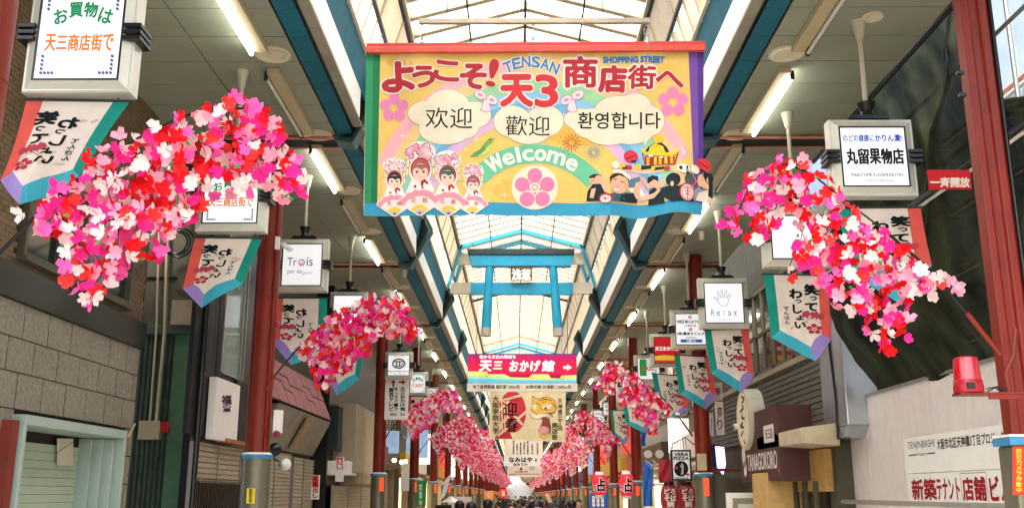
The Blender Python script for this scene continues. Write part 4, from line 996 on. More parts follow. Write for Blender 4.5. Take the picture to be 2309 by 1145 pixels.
# ================================================================== TAPESTRY FLAGS
TRL = .35
def flag(quad, c, label, mirror, tip=.84, wav=.03, seed=0, lean=0):
    """quad: px of top-left, top-right, bottom-right shoulder, bottom-left shoulder, tip"""
    tl, tr, br, bl, tp = quad
    Y = yc(c, tl[1]); P = [PY(*q, Y) for q in quad]
    T = thing('tapestry_flag', label, 'flag', ((P[0] + P[1]) / 2), 'festival tapestry flags under the signs')
    b = MB(); b.tube([P[0] + Vector((-.02, 0, .005)), P[1] + Vector((.02, 0, .005))], .011, M_dark, 8)
    for q in (.12, .88): p = P[0].lerp(P[1], q); b.tube([p, p + Vector((0, .03, .07))], .004, M_black, 5)
    b.part('hanging_rod', T)
    mid = (P[2] + P[3]) / 2; dtip = P[4] - mid
    rr = random.Random(seed)
    ph = rr.uniform(0, 6)
    def fn(s_, t_, off):
        if mirror: s_ = 100 - s_
        s1, t1 = s_ / 100, t_ / 150
        a = P[0].lerp(P[1], s1); d = P[3].lerp(P[2], s1); p = a.lerp(d, t1)
        if t1 > 0: # shoulder region keeps tip direction through added drop
            pass
        k = 0
        if t_ > 0:
            base_t = 1.0
            # anything under the shoulder line belongs to the point
            if t1 > 1: 
                f = (t1 - 1) / .22; p = d + (dtip * f)
        w = wav * t1 * math.sin(s1 * 4.2 + ph + t1 * 2.5) + wav * .5 * t1 * math.sin(s1 * 9 + ph * 2) + lean * t1
        return Vector((p.x, Y + w - off, p.z))
    pr = Print(fn, step=.002)
    C, TE, CO, BL, PU = 'f6e9da', '239a88', 'f0655a', '48b8cc', 'a892d8'
    H, HT = 150, 183
    # outer shape: shoulders at 150, tip at x=50..., 183
    tipx = 62
    pr.poly([(16, 0), (84, 0), (84, 138), (tipx, 162), (16, 132)], C, 0)
    pr.poly([(0, 0), (16, 0), (16, 132), (0, 150)], TE, 0); pr.poly([(84, 0), (100, 0), (100, 150), (84, 138)], CO, 0)
    pr.poly([(0, 150), (16, 132), (tipx, 162), (tipx, 183)], BL, 0); pr.poly([(100, 150), (84, 138), (tipx, 162), (tipx, 183)], PU, 0)
    # print
    k_ = '14211f'
    for ch, x, y, w, h in (('笑', 62, 22, 22, 24), ('っ', 70, 50, 10, 9), ('て', 62, 66, 18, 18), ('わ', 38, 34, 19, 21), ('っ', 46, 58, 10, 8), ('し', 42, 70, 14, 20), ('ょ', 47, 95, 11, 11), ('い', 43, 111, 17, 14)):
        pr.text(ch, x, y, x + w, y + h, k_, 2, .06)
    for i, ch in enumerate('てんさん'): pr.text(ch, 26, 76 + i * 11, 34, 84 + i * 11, k_, 2, .035)
    pr.plum(73, 127, 13.5, 'c03a50', 2, .345); pr.ell(73, 127, 2.2, 2.2, 'c03a50', 2, 8)
    for x, y in ((66, 94), (80, 96)): pr.star(x, y, 11, 'cc5060', 1, 9, .5)
    pr.line([(74, 98), (48, 120)], 1.1, 'b34450', 1); pr.line([(68, 96), (84, 116)], .8, 'b34450', 1)
    for i in range(7): x, y = rr.uniform(20, 80), rr.uniform(15, 130); pr.ell(x, y, rr.uniform(3, 7), rr.uniform(2, 5), 'd9cbb0', 1, 10, rr.uniform(0, 3))
    pr.part('cloth', T, cut=([8 * i for i in range(1, 13)], [15 * i for i in range(1, 12)]))
    return T
flag([(60, 226), (293, 230), (178, 400), (-2, 405), (78, 468)], 7.0, 'leaning tapestry flag with mirrored letters at the far left, in front of the brown tiles', True, wav=.05, seed=1)
flag([(440, 536), (592, 538), (547, 640), (411, 650), (472, 694)], 10.4, 'mirrored tapestry flag hanging above the black planks, second from the left edge', True, seed=2)
flag([(620, 672), (738, 672), (735, 790), (612, 770), (672, 825)], 14.0, 'mirrored tapestry flag under the Trois sign', True, seed=3)
flag([(742, 757), (826, 757), (810, 855), (738, 848), (768, 892)], 17.4, 'mirrored tapestry flag half covered by the second left garland', True, seed=4)
flag([(1888, 470), (2076, 468), (2098, 600), (1915, 612), (2012, 688)], 9.3, 'tapestry flag behind the big right garland under the fruit shop sign', False, seed=5)
flag([(1721, 618), (1868, 622), (1872, 766), (1740, 760), (1822, 814)], 11.6, 'largest clear tapestry flag, below the blank sign on the right', False, seed=6)
flag([(1588, 744), (1686, 742), (1702, 845), (1602, 842), (1661, 884)], 15.8, 'tapestry flag under the Relax sign, above the round white sign', False, seed=7)
flag([(1520, 800), (1600, 805), (1616, 890), (1532, 888), (1583, 922)], 18.6, 'tapestry flag just left of the one under the Relax sign', False, seed=8)
flag([(1470, 842), (1545, 848), (1553, 922), (1484, 915), (1517, 943)], 21.6, 'tapestry flag above the pizza sign behind the garland tip', False, seed=9)
flag([(1404, 905), (1462, 905), (1470, 955), (1412, 955), (1447, 976)], 24.6, 'tapestry flag mostly hidden behind the second right garland', False, seed=10)
flag([(1376, 925), (1418, 925), (1420, 985), (1382, 980), (1404, 1003)], 31, 'small tapestry flag below the second right garland tip', False, seed=11)
flag([(1352, 952), (1384, 952), (1388, 992), (1358, 990), (1374, 1005)], 40, 'smallest readable tapestry flag above the lantern pair', False, seed=12)
flag([(921, 893), (963, 893), (955, 950), (915, 948), (936, 970)], 28.6, 'small mirrored tapestry flag behind the third left garland', True, seed=13)
TRL = 0
# ================================================================== BIG WELCOME BANNER
YB = 8.8
q = PY(828, 100, YB)
bn = thing('welcome_banner', 'huge yellow rainbow welcome banner hanging across the arcade', 'banner', PY(1205, 487, YB))
def zmap(x, y): return (800 + x / 2.602, 60 + y / 2.602)
def bfn(x, y, off):
    u, v = zmap(x, y); p = PY(u, v, YB); t_ = max(0, min(1, (y - 160) / 950.))
    w = .012 * math.sin(x * .006 + .5) * t_ - sum(.016 * math.exp(-((x - xh) / 85) ** 2) * math.exp(-(y - 150) / 230) for xh in (395, 1047, 1712)) + .05 * t_ ** 2 * math.sin(max(0, (x - 1500)) * .0118) * (1 if x > 1500 else 0) + .01 * math.sin(x * .017 + y * .004) * t_
    p = PY(u, v, YB); dz = -.018 * t_ ** 3 * math.sin(max(0, x - 1560) * .0135) if x > 1560 else 0
    return Vector((p.x, YB + w - off, p.z + dz))
P_ = Print(bfn, step=.0014, gain=.9)
L0 = 0
P_.poly([(66, 150), (150, 150), (131, 1036), (56, 1036)], '1f7a4a', 0); P_.poly([(66, 150), (108, 150), (96, 1036), (56, 1036)], '2f9462', 1)
P_.poly([(1958, 150), (2047, 150), (2042, 1036), (1992, 1036)], '7a52a8', 0); P_.poly([(2010, 150), (2047, 150), (2042, 1036), (2020, 1036)], '5a3a90', 1)
P_.poly([(56, 1034), (2042, 1034), (2038, 1108), (50, 1108)], '3a9dc0', 0)
P_.poly([(150, 150), (1958, 150), (1992, 1036), (131, 1036)], 'eac66c', 0)
inb = lambda x, y: 150 - 20 * (y - 150) / 886 <= x <= 1960 + 30 * (y - 150) / 886 and 160 < y < 1034
for r0, r1, c in ((930, 1000, 'efb4b8'), (868, 930, 'f0c98a'), (798, 868, '9ad2a0'), (735, 798, '8cc6e4'), (690, 735, '6fb4dc'), (628, 690, 'd9b4d8')):
    P_.ring(1060, 1180, r0, r1, -92, 92, c, 1, 90, clip=inb)
for i, (x, y, rx, ry, cc, ro) in enumerate(((400, 250, 160, 40, 'edcd80', .4), (1700, 300, 220, 50, 'e8c062', -.3), (900, 960, 90, 60, 'e6bc5e', 0), (1240, 640, 160, 50, 'e6b851', .2), (300, 230, 120, 30, 'e4b552', .2), (1120, 215, 200, 26, 'ecc878', 0))): P_.ell(x, y, rx, ry, cc, 1.2, 20, ro)
P_.ring(1055, 1200, 400, 510, -50, 50, '6ec49a', 2, 40)
for ch, a, h, w in zip('Welcome', (-30.5, -20, -12.2, -5, 4.4, 16.5, 29), (60, 44, 62, 44, 44, 44, 44), (62, 44, 15, 42, 44, 70, 44)):
    ar = math.radians(a); r = 448 + (10 if ch in 'Wl' else 0); x, y = 1055 + r * math.sin(ar), 1200 - r * math.cos(ar)
    P_.text(ch, x - w * .72, y - h * .72, x + w * .72, y + h * .72, 'f6eee4', 3, .05, ar)
def cloud(es):
    for x, y, rx, ry in es: P_.ell(x, y, rx + 3, ry + 3, 'a89f80', 2.4, 32)
    for x, y, rx, ry in es: P_.ell(x, y, rx, ry, 'ebe2c8', 3, 32)
cloud([(545, 470, 130, 98), (415, 510, 102, 72), (700, 520, 100, 78), (530, 600, 155, 95), (640, 590, 90, 70)])
cloud([(925, 560, 110, 92), (1115, 555, 110, 92), (1020, 600, 140, 90)])
cloud([(1560, 490, 150, 82), (1640, 470, 100, 75), (1330, 545, 102, 62), (1720, 555, 96, 90), (1490, 610, 150, 86), (1610, 610, 150, 80), (1400, 570, 130, 90)])
P_.text('欢迎', 415, 478, 690, 600, '1d2a1c', 4, .0); P_.text('歡迎', 885, 526, 1145, 642, '1d2a1c', 4, 0); P_.text('환영합니다', 1310, 505, 1792, 600, '1d2a1c', 4, .012)
big = [('よ', 165, 215, 345, 380, -.03), ('う', 342, 238, 468, 355, -.08), ('こ', 468, 208, 612, 318, .1), ('そ', 622, 225, 768, 362, .05), ('!', 782, 195, 836, 352, .2), ('天', 860, 292, 1040, 466, 0), ('3', 1062, 290, 1188, 468, 0), ('商', 1228, 182, 1420, 355, .0), ('店', 1436, 236, 1590, 384, .03), ('街', 1604, 234, 1762, 366, .03), ('へ', 1768, 268, 1928, 352, .08)]
for ch, x0, y0, x1, y1, r in big:
    P_.text(ch, x0, y0, x1, y1, 'f4e6dc', 3.4, .10 if ch != '!' else .08, r)
    P_.text(ch, x0, y0, x1, y1, 'cf3a40' if ch in '天3' else 'b3303a', 4, .055 if ch not in '商街' else .035, r)
for ch, x, y, r in zip('TENSAN', (900, 950, 1005, 1062, 1117, 1172), (240, 220, 212, 214, 224, 245), (-.35, -.2, -.06, .06, .2, .36)):
    P_.text(ch, x - 26, y - 33, x + 26, y + 33, 'f4e6dc', 3.4, .10, r); P_.text(ch, x - 24, y - 31, x + 24, y + 31, '2f86c0', 4, .04, r)
P_.text('SHOPPING STREET', 1457, 181, 1815, 214, 'f4e6dc', 3.4, .11); P_.text('SHOPPING STREET', 1457, 181, 1815, 214, '1f76b4', 4, .1)
P_.plum(230, 478, 88, 'e58ab4', 2.2, .38); P_.plum(1866, 446, 94, 'e58ab4', 2.2, .38)
for sx, cx in ((1, 770), (-1, 1275)):
    for dx, dy, rx, ry, ro in ((-34, -22, 34, 24, .4), (34, 8, 34, 24, .5)): P_.ell(cx + sx * dx, 425 + dy, rx + 3, ry + 3, 'b8808a', 4.2, 18, sx * ro); P_.ell(cx + sx * dx, 425 + dy, rx, ry, 'f6d6dc', 4.6, 18, sx * ro); P_.ell(cx + sx * dx, 425 + dy, rx * .45, ry * .35, 'd9909c', 5, 12, sx * ro)
    P_.poly([(cx - 14, 430), (cx + 14, 430), (cx + 34, 500), (cx, 508), (cx - 34, 494)], 'b8808a', 4.2); P_.poly([(cx - 11, 432), (cx + 11, 432), (cx + 29, 497), (cx, 504), (cx - 29, 490)], 'f6d6dc', 4.6); P_.ell(cx, 426, 10, 10, 'eda6b6', 5, 10)
P_.ell(1056, 944, 137, 130, 'ebe2c8', 3, 40); P_.plum(1056, 950, 128, 'dd7fa8', 4, .345); P_.ell(1056, 944, 13, 13, 'ebe2c8', 5, 12); P_.ring(1056, 944, 13, 18, 0, 360, 'c96a94', 5.2)
for i in range(5):
    a = 2 * math.pi * (i + .5) / 5; P_.ell(1056 + 34 * math.sin(a), 944 - 34 * math.cos(a), 10, 6, 'dd7fa8', 4.2, 10, a)
for x, y, r in ((280, 640, 30), (713, 668, 28), (855, 685, 16), (880, 990, 28), (1270, 898, 16), (650, 720, 14), (165, 655, 16), (845, 920, 14)): P_.star(x, y, r, 'fbf2dc', 2.6, 4, .09)
# bird
P_.poly([(672, 768), (700, 738), (735, 722), (765, 680), (792, 656), (828, 660), (806, 676), (806, 706), (786, 742), (748, 762), (700, 766)], '7fae5a', 3); P_.poly([(806, 690), (806, 706), (786, 742), (748, 762), (720, 765), (770, 740), (796, 690)], 'c8d870', 3.4); P_.ell(793, 667, 4, 4, '1d2a1c', 4, 8); P_.poly([(690, 764), (712, 742), (760, 700), (770, 722), (738, 752)], '5f9a58', 3.6)
# fireworks
for cx, cy, r, c1, c2 in ((1272, 682, 55, 'c2502c', '8a5a2c'), (1402, 738, 42, '6f9ab0', 'b08a3c')):
    for i in range(14):
        a = 2 * math.pi * i / 14; P_.line([(cx + r * .3 * math.sin(a), cy + r * .3 * math.cos(a)), (cx + r * math.sin(a), cy + r * math.cos(a))], 5, c1, 3)
        P_.ell(cx + r * 1.3 * math.sin(a + .2), cy + r * 1.3 * math.cos(a + .2), 3.2, 3.2, c2, 3, 6)
# four girls with flower crowns and fans
rr = random.Random(3)
def girl(cx, cy, s, hair, L):
    P = P_
    def E(x, y, rx, ry, c, l, n=18, ro=0): P.ell(cx + x * s, cy + y * s, rx * s, ry * s, c, L + l, n, ro)
    def G(pts, c, l): P.poly([(cx + x * s, cy + y * s) for x, y in pts], c, L + l)
    E(0, -95, 82, 58, 'f6ece2', 0, 24); E(0, 0, 60, 72, 'f6ece2', 0, 24); G([(-75, 112), (-50, 50), (50, 50), (78, 112)], 'f6ece2', 0)
    for i in range(30):
        a = rr.uniform(0, 6.28); q_ = rr.uniform(0, 1) ** .5; x, y = 66 * q_ * math.cos(a), -92 + 42 * q_ * math.sin(a)
        if y > -58 and abs(x) < 40: y -= 30
        P.plum(cx + x * s, cy + y * s, 17 * s, '6a3040', L + .35, .44); P.plum(cx + x * s, cy + y * s, 13.5 * s, rr.choice(['f2b0c0', 'f8dfe0', 'fbeee8', 'ec98b4']), L + .6, .44)
    for sx in (-1, 1):
        for k in range(2): x = sx * (66 + 4 * k); y = -58 + 44 * k; G([(x - 9, y), (x + 9, y), (x + 9, y + 40), (x - 9, y + 40)], 'b0905a', .7); G([(x - 7, y + 2), (x + 7, y + 2), (x + 7, y + 38), (x - 7, y + 38)], 'f4dfae', .8)
    E(0, -8, 52, 60, 'c23a44', 1, 24); E(0, -4, 45, 54, hair, 1.3, 24); E(0, 12, 40, 44, 'f4d3bd', 1.6, 24); G([(-42, -8), (-40, -34), (0, -50), (40, -34), (42, -8), (24, -12), (6, -2), (-14, -14)], hair, 2); G([(-28, -30), (0, -36), (26, -30), (0, -32)], 'f4d9d0', 2.3)
    for sx in (-1, 1): E(sx * 17, 8, 6.5, 8, '4a5a44', 2.4, 12); E(sx * 17, 4, 8, 2.6, '2a2420', 2.6, 10); E(sx * 17 + 2, 5, 2, 2, 'ffffff', 2.8, 6); P.line([(cx + (sx * 17 - 8) * s, cy - 8 * s), (cx + (sx * 17 + 8) * s, cy - 9 * s)], 2 * s, '5a4038', 2.6)
    E(0, 34, 5, 1.8, 'c0605a', 2.6, 8)
    G([(-68, 112), (-44, 58), (0, 72), (44, 58), (70, 112)], 'fbf3ea', 1); P.line([(cx - 20 * s, cy + 60 * s), (cx + 14 * s, cy + 96 * s)], 2 * s, '8a6a60', 2)
    G([(2, 58), (24, 46), (44, 68), (36, 76), (20, 62), (14, 84), (4, 84)], 'b8303c', 2.4); E(-28, 84, 8, 8, 'b8303c', 2, 10); E(12, 92, 6, 6, 'b8303c', 2.4, 10)
def fan(cx, cy, s, L):
    P = P_; n = 12
    arc = lambda r, k=0: [(cx + (r + (k if i % 2 else 0)) * s * math.sin(math.radians(-62 + 124 * i / n)), cy - (r + (k if i % 2 else 0)) * s * math.cos(math.radians(-62 + 124 * i / n))) for i in range(n + 1)]
    P.poly(arc(158, 8) + [(cx + 8, cy + 8), (cx - 8, cy + 8)], 'f8ece4', L); P.poly(arc(150, 10) + [(cx, cy)], 'ec98a8', L + .4); P.poly(arc(118) + [(cx, cy)], 'f8e8de', L + .8); P.poly(arc(62) + [(cx, cy)], 'e9cf3e', L + 1.2); P.poly(arc(36) + [(cx, cy)], 'f4e4dc', L + 1.6)
    for i in range(0, n + 1, 2): a = math.radians(-62 + 124 * i / n); P.line([(cx, cy), (cx + 36 * s * math.sin(a), cy - 36 * s * math.cos(a))], 3 * s, '6a3a30', L + 2)
    P.text('花', cx - 58 * s, cy - 108 * s, cx - 24 * s, cy - 74 * s, 'c04a50', L + 2, .01); P.text('娘', cx + 18 * s, cy - 106 * s, cx + 50 * s, cy - 72 * s, 'c04a50', L + 2, .01)
girl(695, 925, .78, '9a5a70', 3); fan(690, 1102, .68, 6); girl(232, 900, .86, '2c3230', 3.2); fan(232, 1104, .76, 6.3); girl(545, 880, .98, '48645c', 3.4); fan(550, 1104, .84, 6.6); girl(385, 845, 1.12, 'b0685a', 3.6); fan(382, 1104, .92, 7)
# festival bearers with portable shrine
S_ = lambda x, y: (1289 + (x) / 2.148 * 1.0, 598 + y / 2.148)   # from the enlarged corner into banner space
def bp(pts, c, l): P_.poly([S_(*p) for p in pts], c, 3 + l)
def be(x, y, rx, ry, c, l, ro=0): a = S_(x, y); P_.ell(a[0], a[1], rx / 2.148, ry / 2.148, c, 3 + l, 18, ro)
def bl(pts, w, c, l): P_.line([S_(*p) for p in pts], w / 2.148, c, 3 + l)
K_ = '1b2a30'; SK = 'eab793'; GD = 'ecc832'
be(712, 350, 92, 78, 'c8323c', 1, .2); be(712, 350, 84, 70, 'd83a44', 1.2, .2); bl([(655, 380), (775, 330)], 14, '8a1f28', 1.4); be(745, 410, 36, 14, K_, 1.5, -.3)
be(1628, 462, 98, 88, 'd83a44', 1, .3); bl([(1555, 430), (1700, 490)], 14, '8a1f28', 1.4); be(1610, 530, 40, 14, K_, 1.5, .3)
bp([(600, 520), (600, 470), (1240, 500), (1240, 550), (900, 560)], 'e9c9a8', 1)
bp([(880, 300), (930, 230), (1000, 190), (1100, 190), (1160, 250), (1200, 330), (1160, 350), (900, 340)], K_, 2); bp([(920, 330), (950, 230), (1030, 180), (1060, 300)], GD, 2.3); bp([(1040, 200), (1110, 230), (1150, 330), (1060, 310)], GD, 2.4)
bp([(960, 90), (1000, 120), (1040, 100), (1040, 90), (1070, 100), (1120, 90), (1110, 160), (1060, 190), (1010, 180)], GD, 2.6)
bp([(845, 290), (835, 250), (870, 240), (900, 290), (1220, 320), (1270, 265), (1310, 290), (1290, 340), (1200, 360), (900, 330)], GD, 2.5)
bp([(880, 350), (1260, 370), (1240, 480), (890, 450)], 'a82c2c', 2.2); bp([(860, 300), (890, 440), (880, 450), (850, 310)], 'a82c2c', 2.6); bp([(1310, 310), (1260, 480), (1240, 480), (1290, 320)], 'a82c2c', 2.6)
for x in (910, 1000, 1060, 1130, 1200): bp([(x, 360), (x + 34, 362), (x + 34, 460), (x, 456)], GD, 2.8)
for x in (925, 1075, 1215): bl([(x - 10, 385), (x + 30, 387)], 8, K_, 3); bl([(x - 10, 425), (x + 30, 427)], 8, K_, 3)
bp([(600, 460), (720, 460), (720, 510), (600, 510)], K_, 2.8); be(690, 485, 34, 30, 'c8323c', 3); be(620, 465, 24, 26, GD, 3); bp([(770, 440), (840, 440), (840, 510), (770, 510)], GD, 3); bp([(830, 460), (1000, 460), (1000, 500), (830, 510)], K_, 2.9); bp([(940, 470), (1130, 480), (1130, 530), (940, 520)], GD, 2.9); bp([(1000, 490), (1130, 490), (1130, 525), (1000, 525)], K_, 3.1); be(1160, 520, 40, 30, 'c8323c', 3); be(960, 340, 26, 16, 'f4ead8', 3); be(1090, 370, 24, 14, 'f4ead8', 3)
bl([(930, 130), (890, 170), (885, 205)], 16, 'f8f2e4', 2); bl([(1340, 265), (1375, 300), (1375, 350)], 16, 'f8f2e4', 2)
# men
bp([(150, 915), (165, 790), (230, 700), (400, 700), (400, 915)], K_, 3); be(250, 640, 62, 60, SK, 3.2); bp([(185, 600), (250, 570), (345, 590), (320, 650), (230, 620), (190, 630)], '3a2a22', 3.4); be(330, 650, 80, 50, SK, 3.6, .5); bp([(190, 870), (215, 760), (270, 750), (240, 880)], SK, 3.7); bl([(205, 655), (260, 655)], 6, K_, 3.8)
bp([(300, 920), (430, 830), (560, 800), (760, 790), (800, 840), (790, 915)], '3f5f70', 4); bp([(600, 830), (760, 790), (800, 840), (790, 915), (560, 915)], K_, 4.1); be(560, 690, 118, 128, SK, 4.4); be(560, 700, 122, 120, 'e4ad88', 4.3); bp([(440, 620), (480, 580), (580, 555), (670, 590), (690, 650), (640, 610), (560, 590), (470, 640), (450, 700)], '46301f', 4.6); bp([(470, 570), (490, 520), (560, 520), (640, 540), (710, 600), (700, 640), (600, 570), (520, 560)], 'f6eee0', 4.8); be(520, 460, 50, 48, 'f0e6d0', 4.7)
for x, y in ((510, 675), (605, 695)): be(x, y, 22, 13, 'fbf6ee', 4.9); be(x + 2, y, 9, 9, K_, 5)
bl([(485, 640), (535, 655)], 10, '2a1c14', 5); bl([(575, 672), (635, 675)], 10, '2a1c14', 5); bl([(550, 690), (535, 735), (560, 740)], 5, 'a8705a', 5); bp([(485, 750), (580, 770), (570, 790), (500, 785)], 'fbf6ee', 5); bl([(485, 750), (580, 770), (570, 790), (500, 785), (485, 750)], 4, '7a3a30', 5.1)
be(395, 880, 88, 62, 'c8323c', 4.6); be(390, 890, 66, 48, 'f4e2da', 4.8); bl([(350, 880), (430, 890)], 12, 'c8323c', 5); bl([(380, 860), (390, 910)], 12, 'c8323c', 5)
bp([(310, 640), (360, 620), (400, 640), (420, 800), (380, 810), (330, 700)], SK, 4.2)
bp([(680, 640), (820, 590), (830, 640), (760, 720), (690, 720)], '5a7f92', 3.4); bp([(740, 780), (780, 660), (850, 660), (820, 780), (850, 870), (780, 860)], SK, 4.3); bp([(670, 740), (830, 720), (890, 830), (800, 870)], 'f4eadc', 3.6)
bp([(930, 950), (940, 780), (1000, 740), (1100, 790), (1130, 960)], K_, 4); be(985, 680, 58, 62, SK, 4.2); bp([(920, 690), (920, 610), (980, 585), (1050, 610), (1050, 670), (1000, 640)], K_, 4.4); bp([(810, 850), (1000, 810), (1060, 760), (1080, 790), (1000, 870), (840, 890)], SK, 4.6); bp([(830, 610), (870, 590), (960, 740), (930, 760)], SK, 4.5); bp([(1000, 720), (1100, 650), (1150, 660), (1130, 740), (1030, 770)], SK, 4.5)
bp([(1080, 770), (1200, 740), (1300, 760), (1400, 710), (1480, 800), (1500, 945), (1210, 955), (1110, 880)], K_, 4.8); be(1235, 670, 92, 86, K_, 5.2); be(1220, 725, 22, 34, SK, 5.4); be(1408, 830, 98, 118, 'c8323c', 5.2); be(1412, 835, 84, 102, 'f4e2da', 5.4); be(1415, 838, 76, 92, 'cc4450', 5.5); be(1415, 838, 66, 82, 'f4e2da', 5.6)
for y in (790, 830, 870): bl([(1375, y), (1415, y - 20), (1460, y + 10)], 13, 'c8323c', 5.8)
bl([(1415, 770), (1415, 920)], 12, 'c8323c', 5.8)
be(1375, 530, 90, 56, 'f6f0e6', 4.6, .2); be(1330, 520, 22, 28, K_, 4.8, -.5); bp([(1400, 490), (1460, 500), (1450, 590), (1400, 600)], K_, 4.7); be(1510, 530, 66, 50, 'f2e4d0', 4.4, .6); be(1460, 660, 86, 70, '4a5a60', 4.2); bl([(1490, 600), (1530, 680), (1490, 750)], 16, 'd86a74', 4.5)
be(1610, 640, 62, 64, SK, 4.6); be(1660, 600, 40, 60, K_, 4.8); be(1715, 620, 42, 66, K_, 4.9); be(1690, 630, 26, 40, SK, 5); bp([(1540, 660), (1690, 680), (1700, 760), (1560, 730)], SK, 5); bp([(1480, 820), (1560, 740), (1640, 790), (1600, 870), (1520, 920)], '8a9ea8', 4.6); bp([(1700, 670), (1750, 660), (1750, 860), (1690, 840)], K_, 5); bp([(1560, 820), (1680, 760), (1700, 900), (1600, 920), (1520, 920)], 'f0e2d2', 4.8); be(1700, 890, 60, 40, SK, 5)
bl([(60, 0), (0, 0)], 1, K_, 0)
P_.poly([(100, 1034), (2042, 1034), (2042, 1036), (100, 1036)], '3a9dc0', 1)
P_.part('printed_cloth', bn, cut=([30 * i + 60 for i in range(66)], [200 + 120 * i for i in range(8)]))
# cloth back + header rail
bk = Print(bfn, step=.002); bk.poly([(66, 150), (2047, 150), (2038, 1108), (50, 1108)], 'd8c9a0', -3); bk.part('cloth_back', bn, cut=([30 * i + 60 for i in range(66)], [200 + 120 * i for i in range(8)]))
a, d = PY(827, 99, YB), PY(1588, 119, YB); M_rr = mat('red_banner_rail', 'c23a36', rough=.4, var=.06); zt_ = (PY(828, 100, YB).z + PY(1588, 95, YB).z) / 2
b = MB(); tl, tr = PY(827, 101, YB), PY(1588, 96, YB)
b.prism([(tl.x, YB - .035, tl.z), (tr.x, YB - .035, tr.z), (tr.x, YB - .03, tr.z - .045), (tl.x, YB - .03, tl.z - .045)], (0, .05, 0), M_rr)
b.prism([(tl.x, YB - .055, tl.z - .047), (tr.x, YB - .055, tr.z - .047), (tr.x, YB - .045, tr.z - .105), (tl.x, YB - .045, tl.z - .105)], (0, .06, 0), mat('red_rail_light', 'cf5548', rough=.4)); b.part('header_rail', bn, bevel=.006)
# hanging bar and links
hb0, hb1 = PY(944, 49, YB), PY(1466, 47, YB)
b = MB(); b.box(hb0.x, hb1.x, YB - .02, YB + .025, hb0.z - .026, hb0.z + .026, mat('galvanised_bar', 'a39a88', rough=.4, metal=.5, dirt=.3)); hb = b.top('hanging_bar', 'grey steel bar above the welcome banner', 'bar', bevel=.003)
for u in (1008, 1360, 1175):
    q = PY(u, 40, YB); b = MB(); b.tube([q, q + Vector((0, 0, 1.9))], .005, M_dark, 6); b.part('wire', hb)
M_chr = mat('chrome', 'c8c8c0', rough=.2, metal=.9)
for i, u in enumerate((952, 1202, 1458)):
    q0, q1 = PY(u, 58, YB), PY(u, 101, YB); L_ = q0.z - q1.z
    b = MB(); c = q0 + Vector((0, 0, 0)); w = .022
    b.tube([c + Vector((0, 0, .01)), c + Vector((-w, 0, -.03)), c + Vector((-w, 0, -L_ * .5)), c + Vector((0, 0, -L_ * .62)), c + Vector((w, 0, -L_ * .5)), c + Vector((w, 0, -.03)), c + Vector((0, 0, .01))], .006, M_chr, 6)
    b.tube([c + Vector((0, 0, -L_ * .62)), c + Vector((0, 0, -L_)), ], .014, M_chr, 8); b.lathe([(.02, 0), (.026, .02), (.018, .035)], q1 + Vector((0, -.02, -.01)), M_chr, 12)
    b.top('snap_hook', ['left', 'middle', 'right'][i] + ' of the three chrome snap hooks holding the welcome banner', 'hook', 'snap hooks over the welcome banner', smooth=True)
# ================================================================== TORII
YT = 26.0
M_tor = mat('torii_blue', '1f93b4', rough=.4, var=.05, dirt=.2, dirtcol='186a82')
to = thing('torii_gate', 'bright blue torii gate hanging under the glazed roof', 'torii', PY(1175, 757, YT))
def T_(u, v, dy=0): p = PY(u, v, YT); return Vector((p.x, YT + dy, p.z))
b = MB(); b.prism([T_(1053, 563, -.12), T_(1296, 563, -.12), T_(1294, 575, -.12), T_(1056, 575, -.12)], (0, .34, 0), mat('torii_roof_dark', '2c3d3c', rough=.4)); b.part('kasagi_cap', to)
b = MB(); b.prism([T_(1057, 576, -.08), T_(1293, 576, -.08), T_(1288, 601, -.08), T_(1063, 601, -.08)], (0, .26, 0), M_tor); b.part('top_beam', to, bevel=.01)
b = MB(); b.prism([T_(1061, 637, -.03), T_(1292, 637, -.03), T_(1292, 664, -.03), T_(1061, 664, -.03)], (0, .14, 0), M_tor); b.part('tie_beam', to, bevel=.01)
for (ut, ub) in ((1104, 1095), (1247, 1259)):
    b = MB(); b.tube([T_(ut, 601, .04), T_(ub - (ub - ut) * .12, 739, .04)], .115, M_tor, 24, .135); p_ = b.part('post', to, smooth=True)
    b = MB(); b.tube([T_(ub - (ub - ut) * .12, 739.3, .04), T_(ub, 757, .04)], .142, mat('post_shoe_grey', 'a9a394', rough=.5), 24); b.part('shoe', p_, smooth=True)
b = MB(); b.box(T_(1151, 603).x, T_(1200, 603).x, YT - .16, YT - .09, T_(0, 634).z, T_(0, 603).z, mat('plaque_black', '1b241f', rough=.3)); pq = b.part('plaque', to, bevel=.006)
pr = Print(planeY(YT - .162)); pr.text('浅葱', 1155, 607, 1196, 630, 'f4efe2', 2, .06)
for q_ in ((1151, 603, 1200, 605), (1151, 632, 1200, 634), (1151, 603, 1153, 634), (1198, 603, 1200, 634)): pr.rect(*q_, '8a7a4a', 1)
pr.part('lettering', pq)
for v0, v1, lab in ((570, 595, 'upper cream crossbeam behind the blue torii'), (637, 661, 'lower cream crossbeam behind the blue torii')):
    b = MB(); a, d = PY(1012, v0, 26.35), PY(1338, v1, 26.35)
    if v0 > 600: a, d = PY(1016, v0, 26.35), PY(1336, v1, 26.35)
    else: a, d = PY(1028, v0, 26.35), PY(1322, v1, 26.35)
    b.box(a.x, d.x, 26.35, 26.5, d.z, a.z, M_cream); b.top('crossbeam', lab, 'beam', 'cream crossbeams behind the torii')
for u in (1072, 1282):
    b = MB(); a = T_(u, 566, .1); b.tube([a, a + Vector((-.35 if u < 1175 else .35, .2, .9))], .012, M_dark, 6); b.part('stay', to)
